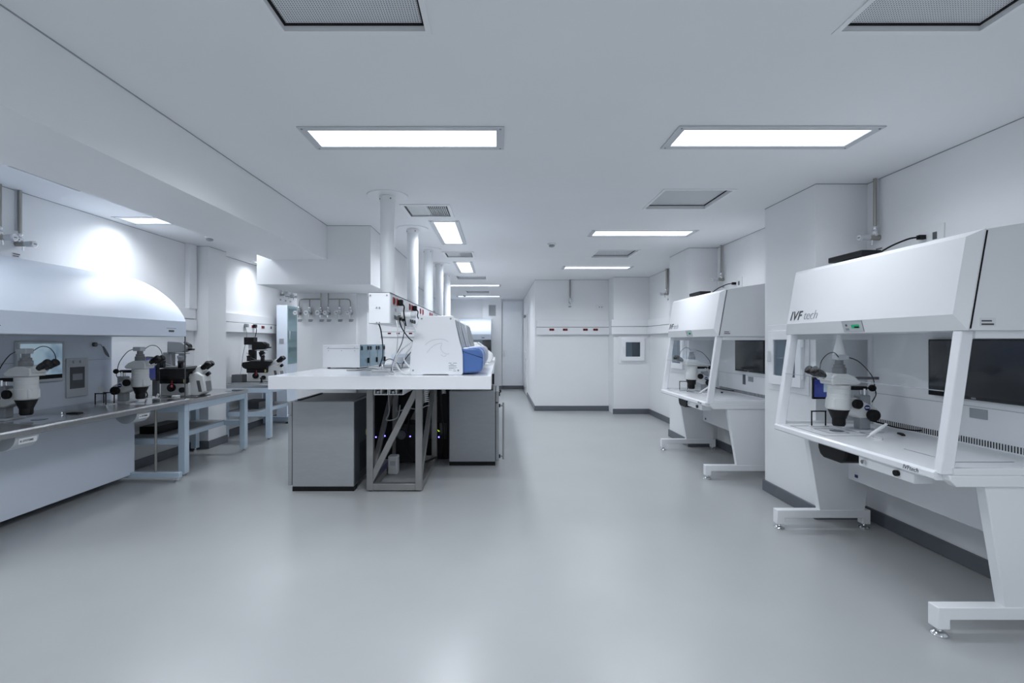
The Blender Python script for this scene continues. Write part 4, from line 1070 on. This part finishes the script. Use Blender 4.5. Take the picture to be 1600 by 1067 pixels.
for (pts, r, mt, lab) in (
  ([(-1.18, 5.6, 1.0), (-1.17, 5.6, .8), (-1.12, 5.3, .70), (-1.0, 5.35, .72), (-.9, 5.4, .70)], .006, 'mid_grey', 'grey cable bundle sagging across the inside of the trestle'),
  ([(-1.22, 5.3, 1.0), (-1.21, 5.35, .7), (-1.23, 5.3, .60), (-1.12, 5.35, .62), (-1.1, 5.4, .75)], .006, 'light_grey', 'pale looped cable at the upper left inside the trestle'),
  ([(-.98, 5.45, 1.0), (-1.0, 5.4, .6), (-1.03, 5.38, .3), (-.97, 5.4, .15), (-.85, 5.45, .10), (-.72, 5.5, .14)], .009, 'black_rubber', 'black cable looping near the floor inside the trestle'),
  ([(-.66, 5.5, 1.0), (-.65, 5.5, .7), (-.64, 5.6, .45), (-.66, 5.8, .2), (-.7, 5.9, .03)], .009, 'black_rubber', 'black cable dropping between the trestle and the bar-handled incubator'),
  ([(-.86, 5.2, .72), (-.8, 5.25, .755), (-.76, 5.3, .76)], .004, 'light_grey', 'thin pale wire tied across the right trestle leg')):
    tag(MB().tube(pts, r, 8).build('cable', mt), lab, 'cable', 'cables under the bench')
for (x, y, z0, lab) in ((-.80, 5.25, .80, 'white spiral wrapped cable hanging at the trestle, the longer one'), (-.67, 5.75, .84, 'white spiral wrapped cable hanging near the bar-handled incubator')):
    pts = [(x + .022*math.cos(k*1.1) + .02*(k/60.), y + .022*math.sin(k*1.1), 1.02 - (1.02-z0)*k/60.) for k in range(61)]
    tag(MB().tube(pts, .0055, 6, 2).build('spiral_cable', 'white_plastic'), lab, 'cable', 'white spiral cables')

# ------------------------------------------------------------------ bench-top devices
K_ = .000789
def P(cx, cy): return ((cx/7.62 + 630 - 779) * .006009, TZ + (803 - cy) * K_)
side = [P(*p) for p in ((92,803),(78,790),(76,700),(84,560),(112,400),(148,250),(183,125),(196,103),(215,97),(575,97),(598,105),(612,130),(632,230),(665,380),(695,480),(708,560),(711,780),(697,803),(545,803),(530,794),(240,794),(225,803))]
body = [P(*p) for p in ((95,785),(98,560),(125,400),(200,125),(590,125),(612,175),(650,380),(690,500),(690,785))]
front = [P(*p) for p in ((690,482),(850,480),(900,490),(935,522),(950,570),(950,650),(943,720),(925,758),(880,772),(690,790))]
glassq = [P(*p) for p in ((607,150),(616,146),(700,474),(690,480))]
def make_device(label, y0, y1, fmat, logo, smat='white_gloss'):
    t = thing('benchtop_incubator', label, 'bench incubator', (-.55, (y0+y1)/2, TZ), 0, 'rounded bench incubators in a row')
    sp = MB().prism(side, 'y', y0, y0+.035).build('side_panel', smat, t, bevel=.008, seg=3)
    MB().prism(side, 'y', y1-.035, y1).build('side_panel', smat, t, bevel=.008, seg=3)
    MB().prism(body, 'y', y0+.036, y1-.036).build('body', 'device_grey' if fmat == 'device_grey' else 'white_plastic', t)
    n = 2; yy = (y1-y0-.08)/n
    for k in range(n):
        MB().prism(glassq, 'y', y0+.04+yy*k+.01, y0+.04+yy*(k+1)-.01).build('window', 'device_window' if fmat != 'device_grey' else 'mid_grey', t, bevel=.003)
    f = MB().prism(front, 'y', y0+.038, y1-.038).build('front_cover', fmat, t, bevel=.02, seg=3)
    a, b = P(690, 518), P(944, 602)
    a2, b2 = Vector((a[0], y0+.0375, a[1])), Vector((b[0], y0+.0375, b[1]))
    MB().bar(a2, b2, .004, .003, up=(0, 1, 0)).build('cover_seam', 'black', f)
    if logo:
        def curve(pts, r=.0022, mat='light_grey'):
            return MB().tube([(P(*p)[0], y0-.0004, P(*p)[1]) for p in pts], r, 6, 6)
        m = curve([(262,445),(300,412),(360,385),(430,375),(490,382),(540,408)])
        for q in ([(282,538),(330,480),(390,440),(465,420)], [(465,432),(447,470),(455,505),(480,535),(520,553),(550,548)], [(450,560),(485,583),(515,565)]):
            m2 = curve(q); 
            tmp = bpy.data.meshes.new('tmp'); m2.bm.to_mesh(tmp); m2.bm.free(); m.bm.from_mesh(tmp); bpy.data.meshes.remove(tmp)
        m.build('embossed_logo', 'light_grey', sp)
        for p in ((220,133),(565,133),(118,748),(655,748)):
            x, z = P(*p); MB().cyl((x, y0-.003, z), (x, y0+.002, z), .009, seg=16).build('screw', 'mid_grey', sp)
        m = MB()
        for (u0, u1, v0, v1) in ((541,575,657,664),(595,638,657,664),(541,632,690,698),(560,600,674,680),(541,640,712,717),(545,600,722,727),(541,580,740,744),(598,620,733,738),(595,632,752,758)):
            p, q = P(u0, v0), P(u1, v1); m.box(p[0], q[0], y0-.001, y0+.001, q[1], p[1])
        m.build('label_print', 'mid_grey', sp)
    return t
make_device('white bench incubator with a blue rounded front, nearest on the bench with an embossed logo', 4.54, 5.09, 'device_blue', True)
make_device('second white bench incubator with a blue front, behind the nearest one', 5.12, 5.94, 'device_blue', False)
make_device('grey-fronted bench incubator third in the row behind the two blue ones', 6.0, 6.95, 'device_grey', False)
t = thing('low_analyser', 'low white rounded device on the bench behind the grey-fronted incubator', 'device', (-.35, 7.6, TZ))
MB().prism([(-.62, TZ), (-.64, TZ+.12), (-.60, TZ+.28), (-.50, TZ+.31), (-.34, TZ+.30), (-.2, TZ+.2), (-.10, TZ+.12), (-.08, TZ+.06), (-.12, TZ)], 'y', 7.2, 8.0).build('case', 'white_plastic', t, bevel=.02)
MB().prism([(-.33, TZ+.297), (-.21, TZ+.21), (-.20, TZ+.22), (-.32, TZ+.306)], 'y', 7.26, 7.94).build('display', 'light_grey', t)

# white box with blue glass doors (turned a little)
ang = -math.radians(7.8)
t = thing('chamber_incubator', 'white low box with blue glass doors standing on the bench before the pillar', 'bench incubator', (-1.815, 5.59, TZ), ang)
A = dict(local=True); Wc, Lc, Hc = .46, .78, .275
MB().box(-Wc/2, Wc/2-.012, 0, Lc, .014, Hc).build('case', 'white_coat', t, **A, bevel=.004)
MB().box(-Wc/2+.05, Wc/2-.02, -.0012, .0, Hc-.043, Hc-.040).build('case_seam', 'dark_grey', t, **A)
for (x, z) in ((-.16, .245), (.16, .245), (-.16, .21), (0, .21), (.16, .21)): MB().cyl((x, -.002, z), (x, .001, z), .004, seg=8).build('screw', 'dark_grey', t, **A)
for x in (-.18, .18):
    for y in (.05, Lc-.06): MB().cyl((x, y, 0), (x, y, .015), .018, seg=14).build('foot', 'black_rubber', t, **A)
for k in range(3):
    y0 = .01 + k*.26
    d = MB().box(Wc/2-.012, Wc/2-.004, y0, y0+.24, .02, Hc+.004).build('door', 'glass_blue', t, **A, bevel=.002)
    for yy in (y0+.03, y0+.21): MB().box(Wc/2-.006, Wc/2+.006, yy-.014, yy+.014, Hc-.06, Hc-.015).build('hinge', 'black', d, **A)
    MB().box(Wc/2-.004, Wc/2+.014, y0+.2, y0+.225, .06, .12).build('latch', 'black', d, **A)
t = thing('small_blue_box', 'pale grey-blue low box on the bench behind the cables', 'box', (-1.35, 7.2, TZ))
MB().box(-1.55, -1.12, 7.0, 7.35, TZ, TZ+.13).build('case', 'fascia_blue', t, bevel=.006)
MB().box(-1.5, -1.17, 6.996, 7.0, TZ+.03, TZ+.09).build('front_plate', 'light_grey', t)

# flat mats / cable clutter on the bench
tag(MB().lathe([(.13, TZ), (.13, TZ+.004)], (-1.52, 5.30, 0), 32).build('round_mat', 'mid_grey'), 'thin grey round plate lying on the bench before the blue glass doors', 'plate')
for (loc, sz, lab) in (((-1.36, 5.35), (.07, .05, .035), 'small white gas filter on the bench beside the blue glass doors'), ((-1.22, 5.05), (.10, .05, .02), 'small white connector strip on the bench among the cables'), ((-1.18, 5.9), (.2, .1, .035), 'white multi-socket block on the bench under the hanging box')):
    tag(MB().box(loc[0]-sz[0], loc[0]+sz[0], loc[1]-sz[1], loc[1]+sz[1], TZ, TZ+sz[2]).build('connector_block', 'white_plastic', bevel=.01), lab, 'connector', 'white connectors on the bench')
PX = SX1+.016
cab = [
 ([(PX+.02, 4.28, 1.80), (PX+.05, 4.27, 1.77), (PX+.045, 4.28, 1.72), (PX+.05, 4.30, 1.66), (PX+.055, 4.33, 1.60)], .008, 'black_rubber', 'black lead drooping from the first red socket pair on the hanging box'),
 ([(PX+.02, 5.01, 1.80), (PX+.05, 5.0, 1.77), (PX+.045, 5.01, 1.72), (PX+.06, 5.05, 1.68)], .008, 'black_rubber', 'black lead drooping from the second red socket pair on the hanging box'),
 ([(-1.0, 4.04, 1.605), (-.985, 4.05, 1.55), (-1.03, 4.3, 1.42), (-1.20, 5.0, 1.3), (-1.28, 5.2, 1.19)], .007, 'black_rubber', 'black cord hanging from under the front end of the hanging box'),
 ([(PX, 4.30, 1.66), (PX+.02, 4.32, 1.58), (-.84, 4.6, 1.48), (-.78, 4.9, 1.40), (-.80, 5.1, 1.30)], .007, 'black_rubber', 'black cord sloping from the hanging box down behind the nearest incubator'),
 ([(PX, 4.16, 1.66), (PX+.015, 4.17, 1.55), (-.93, 4.4, 1.35), (-1.0, 4.55, 1.20), (-.95, 4.6, 1.152)], .006, 'white_plastic', 'white cord hanging straight from the hanging box to the bench'),
 ([(PX, 4.42, 1.66), (PX+.02, 4.45, 1.60), (-.93, 4.65, 1.45), (-1.03, 4.8, 1.3), (-1.10, 4.95, 1.16)], .006, 'dark_grey', 'dark grey cord crossing down to the bench under the hanging box'),
 ([(PX, 4.90, 1.66), (PX+.03, 4.9, 1.6), (-.82, 4.85, 1.5), (-.95, 4.75, 1.38), (-1.0, 4.7, 1.25), (-.90, 4.58, 1.16), (-.84, 4.56, 1.155)], .009, 'white_plastic', 'thick white tube curving down to the nearest incubator foot'),
 ([(PX, 5.02, 1.66), (PX+.05, 5.0, 1.6), (-.86, 4.8, 1.42), (-.92, 4.7, 1.30), (-.84, 4.62, 1.20)], .009, 'white_plastic', 'thick white tube looping behind the nearest incubator'),
 ([(-1.26, 5.3, 1.19), (-1.22, 5.2, 1.25), (-1.14, 5.1, 1.275), (-1.04, 5.0, 1.23), (-.98, 4.9, 1.152)], .006, 'dark_grey', 'dark arched cord rising from the bench beside the blue glass doors'),
 ([(-1.62, 5.15, 1.151), (-1.5, 5.2, 1.155), (-1.38, 5.25, 1.17), (-1.25, 5.2, 1.152), (-1.1, 5.3, 1.152)], .007, 'mid_grey', 'grey cord lying along the bench before the white box'),
 ([(-.98, 4.56, 1.151), (-1.05, 4.7, 1.152), (-1.12, 5.0, 1.152), (-1.0, 5.4, 1.152)], .007, 'white_plastic', 'white cord lying on the bench beside the nearest incubator'),
 ([(PX, 5.75, 1.66), (-.86, 5.7, 1.58), (-.95, 5.5, 1.4), (-1.05, 5.4, 1.25), (-1.1, 5.5, 1.16)], .006, 'black_rubber', 'black cord farther back hanging from the hanging box to the bench'),
]
for k, (p, r, mt, lab) in enumerate(cab):
    t = thing('mains_lead', lab, 'cord', p[0], 0, 'cords around the hanging socket box')
    MB().tube(p, r*.78, 8).build('cable', mt, t)
    x, y, z = p[0]
    if k < 2: MB().box(SX1+.0136, SX1+.055, y-.022, y+.022, 1.775, 1.83).build('plug', 'black', t, bevel=.008)
    elif abs(x-PX) < .01: MB().box(SX1+.016, SX1+.04, y-.012, y+.012, 1.645, 1.675).build('plug', 'black' if mt != 'white_plastic' else 'dark_grey', t, bevel=.003)
t = thing('pressure_regulator', 'white cylindrical regulator sticking out of the hanging box front end', 'regulator', (SX1+.05, 4.35, 1.69))
MB().cyl((SX1+.004, 4.33, 1.695), (SX1+.03, 4.33, 1.695), .018, seg=16).build('stem', 'chrome', t)
MB().cyl((SX1+.03, 4.33, 1.695), (SX1+.115, 4.33, 1.695), .03, seg=24).build('body', 'white_plastic', t, bevel=.005)
MB().cyl((SX1+.115, 4.33, 1.695), (SX1+.16, 4.33, 1.695), .024, seg=24).build('cap', 'light_grey', t)

# ------------------------------------------------------------------ camera, world, view
cam = bpy.data.cameras.new('camera'); co = bpy.data.objects.new('camera', cam); COL.objects.link(co)
cam.sensor_width = 36; cam.lens = 17.0; cam.shift_x = 21/1600; cam.shift_y = 0.0
cam.clip_start = .05; cam.clip_end = 100
co.location = (0, 0, CAMH); co.rotation_euler = (PI/2, 0, 0)
S.camera = co
w = bpy.data.worlds.new('world'); S.world = w; w.use_nodes = True
w.node_tree.nodes['Background'].inputs[0].default_value = (.02, .022, .025, 1)
w.node_tree.nodes['Background'].inputs[1].default_value = .2
vs = S.view_settings; vs.view_transform = 'Standard'; vs.look = 'None'; vs.gamma = 1; vs.use_curve_mapping = False
vs.exposure = .2
cy = S.cycles
cy.use_denoising = True; cy.max_bounces = 10; cy.diffuse_bounces = 6; cy.glossy_bounces = 5; cy.transparent_max_bounces = 16
cy.sample_clamp_indirect = 6; cy.caustics_reflective = False; cy.caustics_refractive = False
